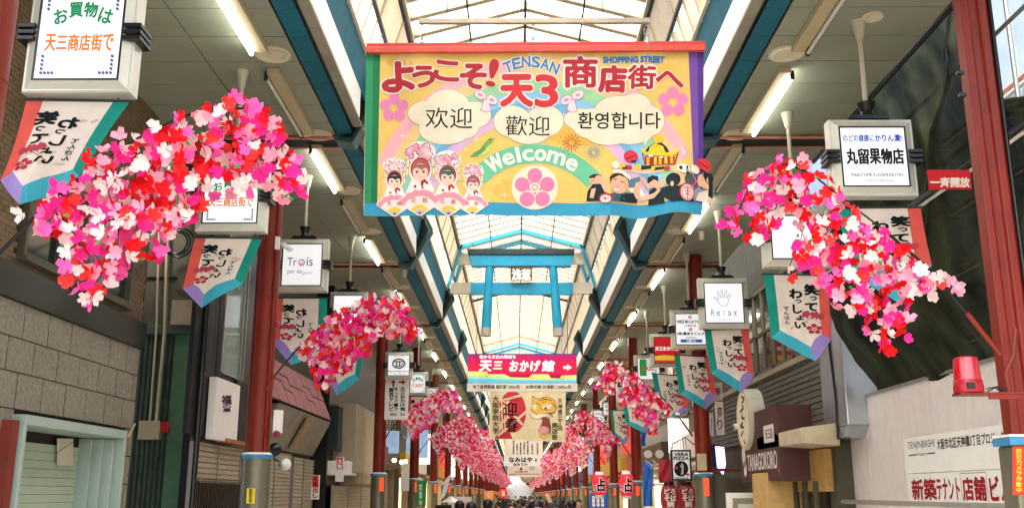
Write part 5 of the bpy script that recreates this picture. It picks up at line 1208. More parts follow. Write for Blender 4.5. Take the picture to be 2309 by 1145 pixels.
# ================================================================== RED DIRECTION SIGN and TIGER BANNER
YD = 30.5
a, d = PY(1055, 797, YD), PY(1302, 882, YD); mz = PY(1175, 863, YD).z
ds = thing('direction_sign', 'wide red hanging sign with white arrow and yellow-blue wave band', 'sign', ((a.x + d.x) / 2, YD, d.z))
b = MB(); b.box(a.x, PY(1300, 797, YD).x, YD, YD + .12, mz, a.z, pm('b8204a')); b.part('sign_box', ds, bevel=.006)
b = MB(); b.box(PY(1053, 863, YD).x, d.x, YD - .02, YD + .1, d.z, mz - .01, pm('efe6d2')); b.part('station_strip', ds)
pr = Print(planeY(YD - .002), emit=.1)
pr.rect(1055, 797, 1300, 800, '4a3f8c', 1); pr.rect(1055, 800, 1300, 845, 'cc2048', .6); pr.rect(1055, 800, 1300, 815, 'b8205c', .8)
pr.poly([(1055, 837), (1098, 837), (1102, 843), (1138, 843), (1152, 850), (1192, 851), (1200, 843), (1236, 843), (1243, 852), (1262, 853), (1266, 846), (1300, 845), (1300, 863), (1055, 863)], 'e2d678', 1.2); pr.poly([(1055, 845), (1150, 850), (1190, 855), (1300, 852), (1300, 863), (1055, 863)], '9ccfa0', 1.6); pr.poly([(1055, 853), (1150, 856), (1300, 858), (1300, 863), (1055, 863)], '5fb4d4', 2)
for x, y in ((1097, 844), (1198, 849), (1267, 850)): pr.ring(x, y, 3, 4.2, 0, 300, '5a7a4a', 2.4, 12)
pr.text('街から文化の発信を', 1081, 800, 1163, 808, 'f4e6e0', 2, .04)
for s_, x0, x1 in (('天', 1082, 1108), ('三', 1113, 1132), ('お', 1150, 1168), ('か', 1173, 1192), ('げ', 1197, 1217), ('館', 1223, 1249)): pr.text(s_, x0, 813 if s_ != '三' else 815, x1, 836 if s_ != '三' else 831, 'faf0ea', 2, .055, 0, .12)
pr.poly([(1270, 825), (1279, 825), (1279, 821), (1290, 828), (1279, 835), (1279, 831), (1270, 831)], 'faf0ea', 2)
pr.part('artwork', ds)
pr = Print(planeY(YD - .022)); pr.text('地下鉄堺筋線 扇町駅 500m先', 1066, 867, 1172, 876, '2a2a22', 1, .02); pr.text('JR環状線 天満駅 1,000m先', 1185, 868, 1288, 877, '2a2a22', 1, .02); pr.part('lettering', ds)
for u in (1075, 1280):
    b = MB(); q = PY(u, 797, YD + .06); b.tube([q, q + Vector((0, 0, 1.9))], .01, M_dark, 6); b.part('hanging_wire', ds)
YR = 33.0
tg = thing('tiger_banner', 'cream cloth banner with roaring tiger head and red sun under the red sign', 'banner', PY(1190, 990, YR))
def tfn(u, v, off): p = PY(u, v, YR); return Vector((p.x, YR + .05 * math.sin((u - 1100) * .09) * (v - 880) / 110 - off, p.z))
pr = Print(tfn, step=.003)
pr.poly([(1105, 880), (1276, 880), (1274, 996), (1103, 988)], 'e6d8ae', 0)
Tm = lambda x, y: (1040 + x / 5.2036, 780 + y / 5.2036)
def tp_(pts, c, l): pr.poly([Tm(*p) for p in pts], c, l)
pr.ell(*Tm(600, 770), 31, 47, 'cc3a44', 1, 28)
tp_([(390, 1080), (520, 900), (440, 700), (430, 610), (600, 1085)], 'cc3a44', 1)
for l_ in (((470, 640), (760, 560)), ((440, 760), (560, 640)), ((430, 1050), (770, 760)), ((420, 940), (560, 830)), ((610, 800), (720, 920))): pr.line([Tm(*l_[0]), Tm(*l_[1])], 5.5, 'e6d8ae', 2)
pr.text('迎', *Tm(495, 660), *Tm(655, 815), '17130f', 3, .02); pr.text('春', *Tm(525, 840), *Tm(660, 1000), '17130f', 3, .02); pr.text('二〇二二', *Tm(490, 596), *Tm(670, 640), '17130f', 3, .02)
pr.vtext('大阪学院大学', *Tm(370, 580), *Tm(440, 1025), '2a2216', 3, .02); pr.vtext('天神橋三丁目', *Tm(1135, 610), *Tm(1185, 990), '2a2216', 3, .01); pr.vtext('商店街', *Tm(1065, 890), *Tm(1130, 1100), '2a2216', 3, .02)
tig = [(835, 585), (900, 620), (1000, 590), (1090, 630), (1120, 720), (1090, 780), (980, 790), (880, 800), (820, 750), (835, 690)]
tp_(tig, 'e8bc52', 3); pr.line([Tm(*p) for p in tig + tig[:1]], 1, '2a2216', 4)
for l_ in (((900, 640), (1010, 620)), ((950, 610), (1060, 640)), ((1060, 660), (1110, 720)), ((930, 660), (1000, 650)), ((1020, 780), (1080, 830)), ((880, 660), (930, 690))): pr.line([Tm(*l_[0]), Tm(*l_[1])], 1.2, '2a2216', 4)
tp_([(930, 720), (1000, 690), (1070, 680), (1040, 740), (970, 750)], 'f4ecd4', 4); pr.ell(*Tm(990, 728), 4, 3, 'c9a23c', 5, 10); pr.ell(*Tm(990, 728), 1.6, 1.6, '17130f', 6, 8); pr.line([Tm(920, 705), Tm(960, 745), Tm(1045, 742)], 1, '2a2216', 5)
pr.ell(*Tm(858, 712), 5, 5.5, 'f4ecd4', 4, 12); pr.ell(*Tm(855, 716), 1.4, 1.4, '17130f', 6, 8)
tp_([(800, 790), (870, 800), (1000, 790), (1060, 830), (1000, 820), (900, 860), (830, 830)], 'f4ecd4', 4); tp_([(930, 850), (980, 830), (1030, 850), (1050, 930), (1040, 1010), (980, 1030), (920, 980)], '8f4a48', 4); pr.ell(*Tm(965, 985), 13, 9, 'd8a09c', 5, 16); tp_([(925, 860), (950, 860), (935, 940)], 'f4ecd4', 5); tp_([(910, 1030), (960, 1050), (1040, 1020), (1050, 1050), (960, 1085), (920, 1070)], 'e8bc52', 4); tp_([(810, 800), (900, 860), (930, 940), (860, 860)], 'f0e4c8', 4)
pr.line([Tm(800, 790), Tm(830, 840), Tm(900, 860), Tm(960, 830), Tm(1030, 850), Tm(1050, 950), Tm(1045, 1040)], 1, '2a2216', 6)
pr.part('printed_cloth', tg, cut=([1105 + 6 * i for i in range(29)], []))
b = MB(); b.tube([PY(1100, 880, YR), PY(1280, 880, YR)], .02, M_dark, 8)
for u in (1112, 1268): q = PY(u, 880, YR); b.tube([q, Vector((q.x, YR, cz(5.2)))], .006, M_dark, 5)
b.part('hanging_rod', tg)
# banners further back
def back_banner(u0, v0, u1, v1, Y, lab, col, fn):
    a, d = PY(u0, v0, Y), PY(u1, v1, Y); b = MB(); b.box(a.x, d.x, Y, Y + .03, d.z, a.z, pm(col)); t = b.top('hanging_banner', lab, 'banner')
    pr = Print(planeY(Y - .004), step=.004); fn(pr); pr.part('lettering', t)
    b = MB()
    for x in (a.x + .1, d.x - .1): b.tube([(x, Y, a.z), (x, Y, cz(5.2))], .01, M_dark, 5)
    b.part('hanging_wire', t)
def f1(p):
    for i, x in enumerate((1158, 1166, 1174, 1182, 1190, 1200, 1212)): p.vtext('本日開催中大売' if i % 2 else '春の感謝祭', x - 2, 992 + (i * 7) % 9, x + 2, 1024, '3a3a30', 1, .02)
def f2(p): p.text('なみはや', 1148, 1030, 1200, 1041, '2c2c28', 1, .05); p.text('おおさか', 1158, 1043, 1190, 1049, '2c2c28', 1, .04); p.line([(1205, 1036), (1212, 1036)], 2, 'b8303c', 1); p.line([(1208.5, 1032), (1208.5, 1041)], 2, 'b8303c', 1)
def f3(p): p.ell(1175, 1056, 3, 3, '6a3a34', 1); p.ell(1200, 1054, 6, 6, '9ab0a0', 1); p.line([(1148, 1068), (1220, 1068)], 1.5, '8a4a44', 1); p.text('大阪市', 1160, 1060, 1190, 1065, '4a4a44', 1, .02)
back_banner(1138, 984, 1224, 1030, 48, 'white cloth banner with thin columns of writing below the tiger banner', 'e9dfcc', f1)
back_banner(1136, 1028, 1218, 1050, 56, 'white banner with bold kana and a small red cross', 'e8e4dc', f2)
back_banner(1144, 1050, 1222, 1074, 64, 'pale pink-edged banner lowest in the stack of banners', 'd9c8b6', f3)
b = MB(); q = PY(1190, 1086, 80); b.ell((q.x, 80, q.z + .45), (.62, .4, .55), mat('drum_lantern', 'b8a888', rough=.6), 16, 10); b.tube([(q.x, 80, q.z + 1), (q.x, 80, cz(4.6))], .02, M_dark, 5); b.box(q.x - .1, q.x + .1, 79.9, 80.1, q.z - .25, q.z - .1, M_black); b.top('hanging_drum', 'round beige hanging object at the bottom centre above the crowd', 'lantern', smooth=True)
# ================================================================== BLOSSOM GARLANDS
GLP = [(75, 485), (120, 440), (180, 400), (230, 352), (310, 302), (380, 262), (440, 232), (500, 225), (560, 220), (612, 240), (645, 290), (665, 340), (700, 395), (685, 430), (640, 435), (600, 405), (570, 430), (530, 400), (470, 430), (455, 500), (400, 520), (355, 572), (300, 590), (262, 655), (225, 675), (185, 640), (178, 570), (150, 535), (110, 520)]
GRP = [(1720, 360), (1770, 342), (1812, 348), (1850, 385), (1905, 425), (1955, 468), (2005, 515), (2062, 565), (2115, 612), (2158, 668), (2100, 662), (2062, 682), (2038, 720), (2032, 790), (1992, 792), (1972, 740), (1945, 700), (1900, 685), (1868, 655), (1838, 612), (1790, 602), (1782, 560), (1828, 530), (1812, 470), (1772, 455), (1760, 502), (1742, 535), (1700, 548), (1688, 505), (1642, 505), (1645, 478), (1682, 430), (1700, 385)]
def inside(p, poly):
    x, y = p; r = False
    for i in range(len(poly)):
        x0, y0 = poly[i]; x1, y1 = poly[i - 1]
        if (y0 > y) != (y1 > y) and x < (x1 - x0) * (y - y0) / (y1 - y0) + x0: r = not r
    return r
def scatter(poly, dmin, rng, tries=9000):
    xs = [p[0] for p in poly]; ys = [p[1] for p in poly]; out = []; cell = {}
    for _ in range(tries):
        p = (rng.uniform(min(xs), max(xs)), rng.uniform(min(ys), max(ys)))
        if not inside(p, poly): continue
        k = (int(p[0] / dmin), int(p[1] / dmin))
        if any((p[0] - q[0]) ** 2 + (p[1] - q[1]) ** 2 < dmin * dmin for i in (-1, 0, 1) for j in (-1, 0, 1) for q in cell.get((k[0] + i, k[1] + j), [])): continue
        cell.setdefault(k, []).append(p); out.append(p)
    return out
FC = [('bloom_red', 'e8161e'), ('bloom_hot_pink', 'fa2f96'), ('bloom_light_pink', 'fba8bc'), ('bloom_white', 'fbe9e2'), ('bloom_coral', 'f4403c'), ('bloom_pink', 'fb6ab8')]
FM = [mat(k, h, rough=.55, var=.10, scale=20, transl=.3, spec=.2) for k, h in FC]
M_leaf = mat('plastic_leaf', '2aa84a', rough=.4, transl=.2); M_twig = mat('brown_twig', '5a2c1c', rough=.7); M_stam = mat('stamen_yellow', 'e9cf6a', rough=.5)
WGT = [.2, .2, .14, .23, .10, .13]
def blossom(b, c, n, r, m, rng, petals=5, simple=False):
    n = n.normalized(); a = n.cross(Vector((.3, .2, 1))).normalized(); t = n.cross(a); ph = rng.uniform(0, 6.28)
    for i in range(petals):
        th = ph + 2 * math.pi * i / petals; d = a * math.cos(th) + t * math.sin(th); e = -a * math.sin(th) + t * math.cos(th); up = rng.uniform(-.05, .95) ** 1.0 if not simple else rng.uniform(0, .5)
        rr = r * rng.uniform(.8, 1.25)
        p0 = c; p1 = c + d * rr * .5 + e * rr * .46 + n * rr * up * .5; p2 = c + d * rr * 1.0 + e * rr * .34 + n * rr * up; p3 = c + d * rr * 1.0 - e * rr * .34 + n * rr * (up + rng.uniform(-.1, .15)); p4 = c + d * rr * .5 - e * rr * .46 + n * rr * up * .5
        pm_ = c + d * rr * .62 + n * rr * (up * .5 - .14)
        if simple: b.poly([p0, p1, p2, p3, p4], m)
        else: b.mesh([p0, p1, p2, p3, p4, pm_], [(0, 1, 5), (1, 2, 5), (2, 3, 5), (3, 4, 5), (4, 0, 5)], m)
rng = random.Random(11)
BL = {}
for ci, m in enumerate(FM):
    for v in range(6):
        b = MB(); blossom(b, Vector((0, 0, 0)), Vector((0, -1, 0)), .042, m, rng, rng.choice([5, 5, 4]))
        BL[(ci, v)] = b.data('blossom')
def garland(label, pts, scale, org_px, side, rng, parts=True, group='blossom garlands', loc=(0, 0, 0), arm=None):
    """pts: px scatter; scale: metres per px; org_px: px of the bracket on the column"""
    T = thing('blossom_garland', label, 'garland', (0, 0, 0), group)
    def W(p, y=0): return Vector(((p[0] - org_px[0]) * scale, y, (org_px[1] - p[1]) * scale * 1.03))
    b = MB(); ap = [W(p, 0) for p in arm]
    for i in range(len(ap) - 1): b.tube([ap[i], ap[i + 1]], .018 if i < 1 else (.012 if i < 3 else .007), M_red if i < 1 else M_black, 8)
    b.part('arm', T, smooth=True)
    loose = MB(); tw = MB(); n_ = 0
    P3 = []
    cells = {}
    for p in pts:
        y = max(-.2, min(.24, rng.gauss(0, .13))); c = W(p, y); P3.append((p, c))
    P3.sort(key=lambda q: q[1].y)
    for i, (p, c) in enumerate(P3):
        ci = rng.choices(range(len(FM)), WGT if parts else [.13, .15, .26, .28, .06, .12])[0]  # distant garlands get a paler mix, far brightness put into the colours
        if parts and i < 300:
            o = bpy.data.objects.new('blossom', BL[(ci, rng.randrange(6))]); COL.objects.link(o); o.parent = T; o.location = c
            o.rotation_euler = (rng.uniform(-.9, .9), rng.uniform(0, 6.28), rng.uniform(-.9, .9)); s_ = rng.uniform(.8, 1.2); o.scale = (s_, s_, s_)
        else: blossom(loose, c, Vector((rng.uniform(-.8, .8), -1, rng.uniform(-.9, .5))), .043 * rng.uniform(.8, 1.15), FM[ci], rng, 5, simple=not parts)
    # twigs: each flower hangs from the nearest one above it
    S3 = [q for q in P3]
    for (p, c) in S3:
        best = None
        for (p2, c2) in S3:
            dz = c2.z - c.z
            if dz > .02:
                d = (c2 - c).length + abs(c2.x - c.x) * .8
                if d < .22 and (best is None or d < best[0]): best = (d, c2)
        if best and parts: tw.tube([c + Vector((0, .012, 0)), best[1] + Vector((0, .015, 0))], .0032, M_twig, 3)
    if parts and tw.v: tw.part('twig', T, kind='stuff')
    if loose.v: loose.part('blossom', T, kind='stuff')
    lf = MB()
    for _ in range(46 if parts else 14):
        p, c = rng.choice(P3); q = c + Vector((rng.uniform(-.05, .05), rng.uniform(-.05, .02), rng.uniform(-.06, .0))); d = Vector((rng.uniform(-1, 1), rng.uniform(-.4, .2), rng.uniform(-1, .3))).normalized(); e = d.cross(Vector((0, 1, 0))).normalized() * .011; L_ = rng.uniform(.035, .055)
        lf.mesh([q, q + d * L_ * .5 + e, q + d * L_, q + d * L_ * .5 - e, q + d * L_ * .5 + Vector((0, -.006, 0))], [(0, 1, 4), (1, 2, 4), (2, 3, 4), (3, 0, 4)], M_leaf)
    lf.part('leaf', T, kind='stuff')
    return T
SL, SR = 6.05 / 2200, 6.75 / 2200
ORL, ORR = (-47, 678), (2256, 800)
armL = [(-47, 678), (-5, 600), (90, 485), (200, 378), (300, 305), (400, 252), (480, 228), (560, 232), (620, 275), (655, 350)]
armR = [(2256, 800), (2190, 705), (2110, 600), (2020, 515), (1930, 440), (1860, 380), (1800, 350), (1745, 360), (1700, 410), (1670, 470)]
rL = random.Random(21); rR = random.Random(22)
g1 = garland('largest blossom garland, arching over the upper left signs', scatter(GLP, 12.6, rL), SL * .955, ORL, -1, rL, arm=armL)
q = PY(*ORL, 5.55); g1.location = q + Vector((-.10, 0, -.02))
def onecopy(fn): return fn
rA = random.Random(31)
g2 = garland('second blossom garland on the left, in front of the pink awning shop', scatter(GLP, 12.8, rA), SL * .90, ORL, -1, rA, arm=armL); g2.location = (-3.07, 12.0, cz(1.24))
g3 = garland('largest right blossom garland, reaching from the grooved red column', scatter(GRP, 12.6, rR), SR * .975, ORR, 1, rR, arm=armR); g3.location = PY(*ORR, 6.7)
rB = random.Random(41)
g4 = garland('second blossom garland on the right, left of the pizza sign', scatter(GRP, 12.8, rB), SR * .93, ORR, 1, rB, arm=armR); g4.location = (PY(1562, 983, 18.3).x, 18.3, PY(1562, 983, 18.3).z)
for o in (g1, g2, g3, g4): ORG[o] = Vector(o.location)
rC = random.Random(51)
gl = garland('third blossom garland on the left, by the arrow board', scatter(GLP, 14.5, rC), SL * .9, ORL, -1, rC, parts=False, arm=armL); gl.location = (-3.07, 23.0, cz(1.22))
gr = garland('third blossom garland on the right, above the lantern pair', scatter(GRP, 14.5, rC), SR * .93, ORR, 1, rC, parts=False, arm=armR); gr.location = (3.35, 29.0, cz(1.06))
def far_variant(poly, SC, OR, sgn, seed):
    r_ = random.Random(seed); cx = sum(p[0] for p in poly) / len(poly); cy = sum(p[1] for p in poly) / len(poly)
    po = [(cx + (x - cx) * r_.uniform(.9, 1.14), cy + (y - cy) * r_.uniform(.9, 1.2)) for x, y in poly]
    return garland('x', scatter(po, 16, r_), SC * .92, OR, sgn, r_, parts=False, arm=(armL if sgn < 0 else armR)[:3])
used_v = set()
def place_far(vs_, x, ys, z, side, named):
    r_ = random.Random(77 + len(side))
    for i, y in enumerate(ys):
        v = vs_[i % 3]; loc = (x + r_.uniform(-.25, .25), y + r_.uniform(-.6, .6), z + r_.uniform(-.12, .12))
        lab = named[i] if i < len(named) else 'far blossom garland merging into the %s pink row' % side
        if v.name in used_v: o = copy_tree(v, loc, lab)
        else: o = v; o.location = loc; o['label'] = lab; used_v.add(v.name)
        q = r_.uniform(.9, 1.12); o.scale = (q, 1, q)
LY = [y - .2 for _, y in Lp[3:]]; RY = [y - .2 for _, y in Rp[1:]]
lv = [far_variant(GLP, SL, ORL, -1, 60 + i) for i in range(3)]; rv = [far_variant(GRP, SR, ORR, 1, 70 + i) for i in range(3)]
place_far(lv, -3.07, LY + sorted([42.8] + farL + [y + 4 for y in farL if y < 100]), cz(1.18), 'left', ['fourth blossom garland down the left side', 'fifth blossom garland down the left side'])
place_far(rv, 3.35, RY + sorted([47.3] + farR + [y + 4 for y in farR if y < 100]), cz(1.06), 'right', ['fourth blossom garland down the right side', 'fifth blossom garland down the right side', 'sixth blossom garland down the right side'])
# ================================================================== SMALL THINGS
# warning beacon
Yb = 6.7; c = PY(2185, 885, Yb); t = thing('warning_beacon', 'red rotating warning beacon on a bracket at the right column', 'beacon', c)
M_beac = mat('red_beacon_lens', 'a8101c', rough=.2, var=.05, emit=.03, spec=.9); M_beab = mat('red_beacon_base', '9c1820', rough=.35)
s_ = Yb * 1.0 / 2200
b = MB(); b.lathe([(.088, .085), (.086, .12), (.082, .20), (.078, .235), (.06, .245), (.0, .247)], c, M_beac, 28); b.part('lens', t, smooth=True)
b = MB(); b.lathe([(.096, 0), (.098, .03), (.092, .082), (.088, .086)], c, M_beab, 28); b.part('base', t, smooth=True)
b = MB(); b.lathe([(.030, .1), (.034, .16), (.03, .2)], c + Vector((0, 0, 0)), M_chr, 12); b.part('reflector', t, smooth=True)
b = MB(); b.box(c.x - .085, c.x + .33, Yb - .07, Yb + .08, c.z - .018, c.z - .002, M_red); b.box(c.x + .1, c.x + .33, Yb - .07, Yb - .055, c.z - .05, c.z - .018, M_red); b.part('bracket', t, bevel=.003)
b = MB(); b.tube([c + Vector((.09, -.06, .02)), c + Vector((.14, -.08, .03)), c + Vector((.18, -.06, .01)), c + Vector((.24, -.06, .03))], .006, M_black, 6); b.tube([c + Vector((.1, -.05, .0)), c + Vector((.16, -.07, .035)), c + Vector((.22, -.06, .0))], .005, M_black, 6); b.part('wire', t)
b = MB(); b.box(c.x - .05, c.x + .0, Yb - .104, Yb - .09, c.z + .02, c.z + .06, M_black); b.part('latch', t)
# cable coil on the wall, small ceiling speakers
q = PY(398, 545, 12.7); b = MB()
for r_, dx in ((.17, 0), (.20, .02), (.15, -.02)): b.tube([(q.x + dx + r_ * math.cos(a), 12.75 + .01 * math.sin(3 * a), q.z + r_ * math.sin(a)) for a in [2 * math.pi * i / 20 for i in range(21)]], .014, M_black, 6)
b.top('cable_coil', 'black coil of cable hung high in the gap left of the second flag', 'cable', smooth=True)
for u, v, lab in ((1582, 522, 'grey ceiling speaker above the blank sign on the right'), (912, 608, 'grey ceiling speaker near the fourth left batten')):
    d_ = ray(u, v); t_ = 4.57 / d_.z; b = MB(); b.lathe([(.05, -.16), (.06, -.02), (.065, 0)], (d_.x * t_, d_.y * t_, CZ), M_pole, 16); b.top('ceiling_speaker', lab, 'speaker', smooth=True)
# security camera by the Trois sign
q = PY(648, 557, 12.0); t = thing('security_camera', 'small white security camera on the red column beside the Trois sign', 'camera', q)
b = MB(); b.tube([q + Vector((-.05, 0, .03)), q + Vector((.06, -.05, -.05))], .032, M_white, 14); b.part('housing', t, smooth=True)
b = MB(); b.tube([q + Vector((-.05, 0, .03)), q + Vector((-.12, .03, .06))], .014, M_white, 8); b.box(q.x - .16, q.x - .11, q.y, q.y + .06, q.z - .02, q.z + .14, M_white); b.part('bracket', t)
q = PX(1655, 962, 3.9); b = MB(); b.tube([q, q + Vector((.12, .05, .03))], .05, M_white, 12); b.tube([q + Vector((-.01, 0, 0)), q + Vector((-.02, 0, 0))], .035, M_black, 12); b.top('security_camera', 'round white camera on the wall left of the round sign', 'camera', smooth=True)
# speakers / pink knobs on left column 2
for v, lab in ((732, 'upper dark red knob fixed to the second column'), (978, 'lower magenta knob fixed to the second column')):
    q = PY(617, v, 12.1); b = MB(); b.lathe([(.02, 0), (.04, .01), (.045, .05), (.02, .08)], q, mat('magenta_knob', '8c2c4a', rough=.3), 14, 'X'); b.top('column_knob', lab, 'fixture', 'knobs on the second left column', smooth=True)
b = MB(); q = PY(618, 950, 12.2); b.box(q.x, q.x + .10, 12.15, 12.25, q.z - .14, q.z + .14, M_white); b.top('switch_box', 'slim cream box on the right of the second left column', 'electrical box', bevel=.006)
b = MB(); q0, q1 = PY(1572, 1022, 18.45), PY(1594, 1060, 18.45); b.box(q0.x, q1.x, 18.42, 18.52, q1.z, q0.z, M_pipe); b.top('switch_box', 'beige switch box on the red column beside the pizza sign', 'electrical box', bevel=.008)
b = MB(); b.box(-3.2 - .04, -3.2 + .06, 12.04, 12.055, cz(-.1), cz(.08), M_yel); yy_ = b.top('yellow_sticker', 'small yellow warning sticker low on the second left column', 'sticker')
pr = Print(lambda u, v, off: Vector((-3.24 + u, 12.038 - off, cz(.08) - v))); pr.vtext('防犯カメラ', .03, .01, .07, .17, '2a2a1a', 1, .04); pr.part('lettering', yy_)
# pizza sign
Yp = 19.0; a, d = PY(1512, 1013, Yp), PY(1561, 1083, Yp)
ps_ = thing('pizza_sign', 'black framed VERA PIZZA sign with a black disc, left of the red column', 'sign', ((a.x + d.x) / 2, Yp, d.z))
b = MB(); b.box(a.x, d.x, Yp, Yp + .08, d.z, a.z, M_black); b.part('frame', ps_, bevel=.006)
b = MB(); e_ = .035; b.box(a.x + e_, d.x - e_, Yp - .006, Yp + .01, d.z + e_, a.z - e_, mat('lit_face_0.3', 'e6e6ea')); b.part('face', ps_)
pr = Print(planeY(Yp - .008)); pr.text('VERA', 1521, 1020, 1552, 1027, '10201c', 1, .06); pr.text('PIZZA', 1519, 1029, 1553, 1036, '10201c', 1, .06); pr.ell(1536, 1056, 16, 17.5, '0f1a18', 1, 28); pr.ell(1525, 1054, 3.5, 4, 'c02830', 2, 12); pr.poly([(1538, 1042), (1542, 1048), (1541, 1068), (1535, 1070), (1537, 1055), (1533, 1050)], 'a8b0ac', 2); pr.ell(1551, 1069, 3.5, 3.5, 'd05050', 2, 8); pr.text('Napoletana', 1521, 1075, 1552, 1079, '10201c', 1, .04); pr.part('lettering', ps_)
b = MB(); p0, p1, p2, p3 = PY(1514, 1012, Yp), PY(1516, 1000, Yp), PY(1546, 985, Yp), PY(1562, 1000, Yp)
b.tube([p0, p1, p2, p3, p3 + Vector((.15, 0, -.05))], .012, M_black, 6)
for i in range(6): b.tube([p1.lerp(p2, i / 5) + Vector((.0, 0, 0)), Vector((p1.lerp(p2, i / 5).x, Yp, p0.z))], .006, M_black, 5)
b.part('bracket', ps_)
# lanterns
def lantern(x, y, z, w, h, lab, body, chars, cc, cap, grp, outline='ffffff'):
    t = thing('paper_lantern', lab, 'lantern', (x, y, z), grp); n = 9
    prof = [(w * (.38 + .12 * math.sin(math.pi * i / (2 * n))) * (1 + .03 * (i % 2)), z + h * (i / (2 * n))) for i in range(2 * n + 1)]
    prof = [(w * .5 * (.62 + .38 * math.sin(math.pi * (i + .5) / (2 * n + 1)) ** .6) * (1 - .025 * (i % 2)), z + h * i / (2 * n)) for i in range(2 * n + 1)]
    b = MB(); b.lathe(prof, (x, y, 0), mat('lantern_' + body, body, rough=.5, emit=.12, var=.05), 24); b.part('paper_body', t)
    b = MB(); b.lathe([(w * .27, z - h * .14), (w * .30, z)], (x, y, 0), mat('cap_' + cap, cap, rough=.4), 20); b.lathe([(w * .30, z + h), (w * .27, z + h * 1.16)], (x, y, 0), mat('cap_' + cap, cap), 20); b.part('cap', t, smooth=True)
    R_ = w * .5
    def fn(u, v, off): a = u / R_; r = R_ * .985 + .004 + off; return Vector((x + r * math.sin(a), y - r * math.cos(a), z + h - v))
    pr = Print(fn, step=.002)
    for k_, (ch, u0, v0, u1, v1) in enumerate(chars):
        pr.text(ch, u0 * w, v0 * h, u1 * w, v1 * h, outline, 1, .12); pr.text(ch, u0 * w, v0 * h, u1 * w, v1 * h, cc, 2, .06)
    pr.part('lettering', t, cut=([w * .06 * i for i in range(-10, 11)], []))
    return t
for u, v0, v1, lab in ((1352, 1070, 1115, 'left of the two red fortune lanterns with white caps'), (1413, 1068, 1117, 'right of the two red fortune lanterns with white caps')):
    Y = 26.0; a, d = PY(u - 18, v0, Y), PY(u + 18, v1, Y); lantern((a.x + d.x) / 2, Y, d.z, d.x - a.x, a.z - d.z, lab, 'd02434', [('占', -.16, .18, .32, .82), ('い', -.62, .5, -.30, .85)], '14100f', 'f4f0ec', 'red fortune lanterns')
    b = MB()
b = MB(); a, d = PY(1320, 1103, 26.1), PY(1450, 1092, 26.1); b.tube([a, d, Vector((3.9, 26.1, d.z))], .02, M_dark, 6); b.top('lantern_bar', 'dark bar carrying the two red fortune lanterns', 'bar')
for u, lab in ((1509, 'left of the two dark red round lanterns under the pizza sign'), (1549, 'right of the two dark red round lanterns under the pizza sign')):
    Y = 19.6; a, d = PY(u - 21, 1094, Y), PY(u + 21, 1150, Y); lantern((a.x + d.x) / 2, Y, d.z, d.x - a.x, a.z - d.z, lab, '7a1620', [('どろ', -.34, .12, .30, .34), ('そば', -.34, .38, .34, .62), ('焼', -.2, .64, .2, .86)], 'e8d8c8', '2a1010', 'dark red lanterns', outline='3a0c10')
# blue bag sheet, red cloth, reels near pizza sign
for (u, v, w_, h_, Y, lab, col, nm) in ((1451, 985, 5, 20, 26.0, 'bright blue plastic sheet bunched by the third right column', '1f5fc0', 'blue_sheet'), (1502, 1062, 17, 26, 21.0, 'dark red cloth hanging left of the pizza sign', '9c1f2a', 'red_cloth'), (1461, 1090, 11, 50, 24.3, 'blue and white flag by the right lanterns', '2a62b8', 'blue_banner')):
    b = MB(); n = 8; V_ = []
    for i in range(n + 1):
        for j in range(6):
            p = PY(u - w_ + 2 * w_ * j / 5 + .8 * math.sin(i * .9), v - h_ + 2 * h_ * i / n, Y); V_.append((p.x, Y + .03 * math.sin(j * 1.9 + i * .7), p.z))
    b.mesh(V_, [(i * 6 + j, i * 6 + j + 1, (i + 1) * 6 + j + 1, (i + 1) * 6 + j) for i in range(n) for j in range(5)], mat(nm, col, rough=.4, var=.2)); b.top(nm, lab, 'cloth', smooth=2)
for u, lab in ((1461, 'left of two cream reels on the white pipes'), (1487, 'right of two cream reels on the white pipes')):
    q = PY(u, 1023, 22.5); b = MB(); b.lathe([(.02, -.04), (.09, -.04), (.09, -.02), (.04, -.02), (.04, .02), (.09, .02), (.09, .04), (.02, .04)], q, M_off, 18, 'Y'); b.top('cream_reel', lab, 'reel', 'cream reels', smooth=True)
b = MB()
for i in range(8): q = PY(1455 + i * 5, 1036 + (i % 3) * 4, 22.45); b.tube([q, q + Vector((.06, .0, -.06 + .03 * (i % 2))), q + Vector((.02, .02, -.1))], .014, M_off, 6)
b.top('hose_bundle', 'tangled cream hoses below the two reels', 'hose')
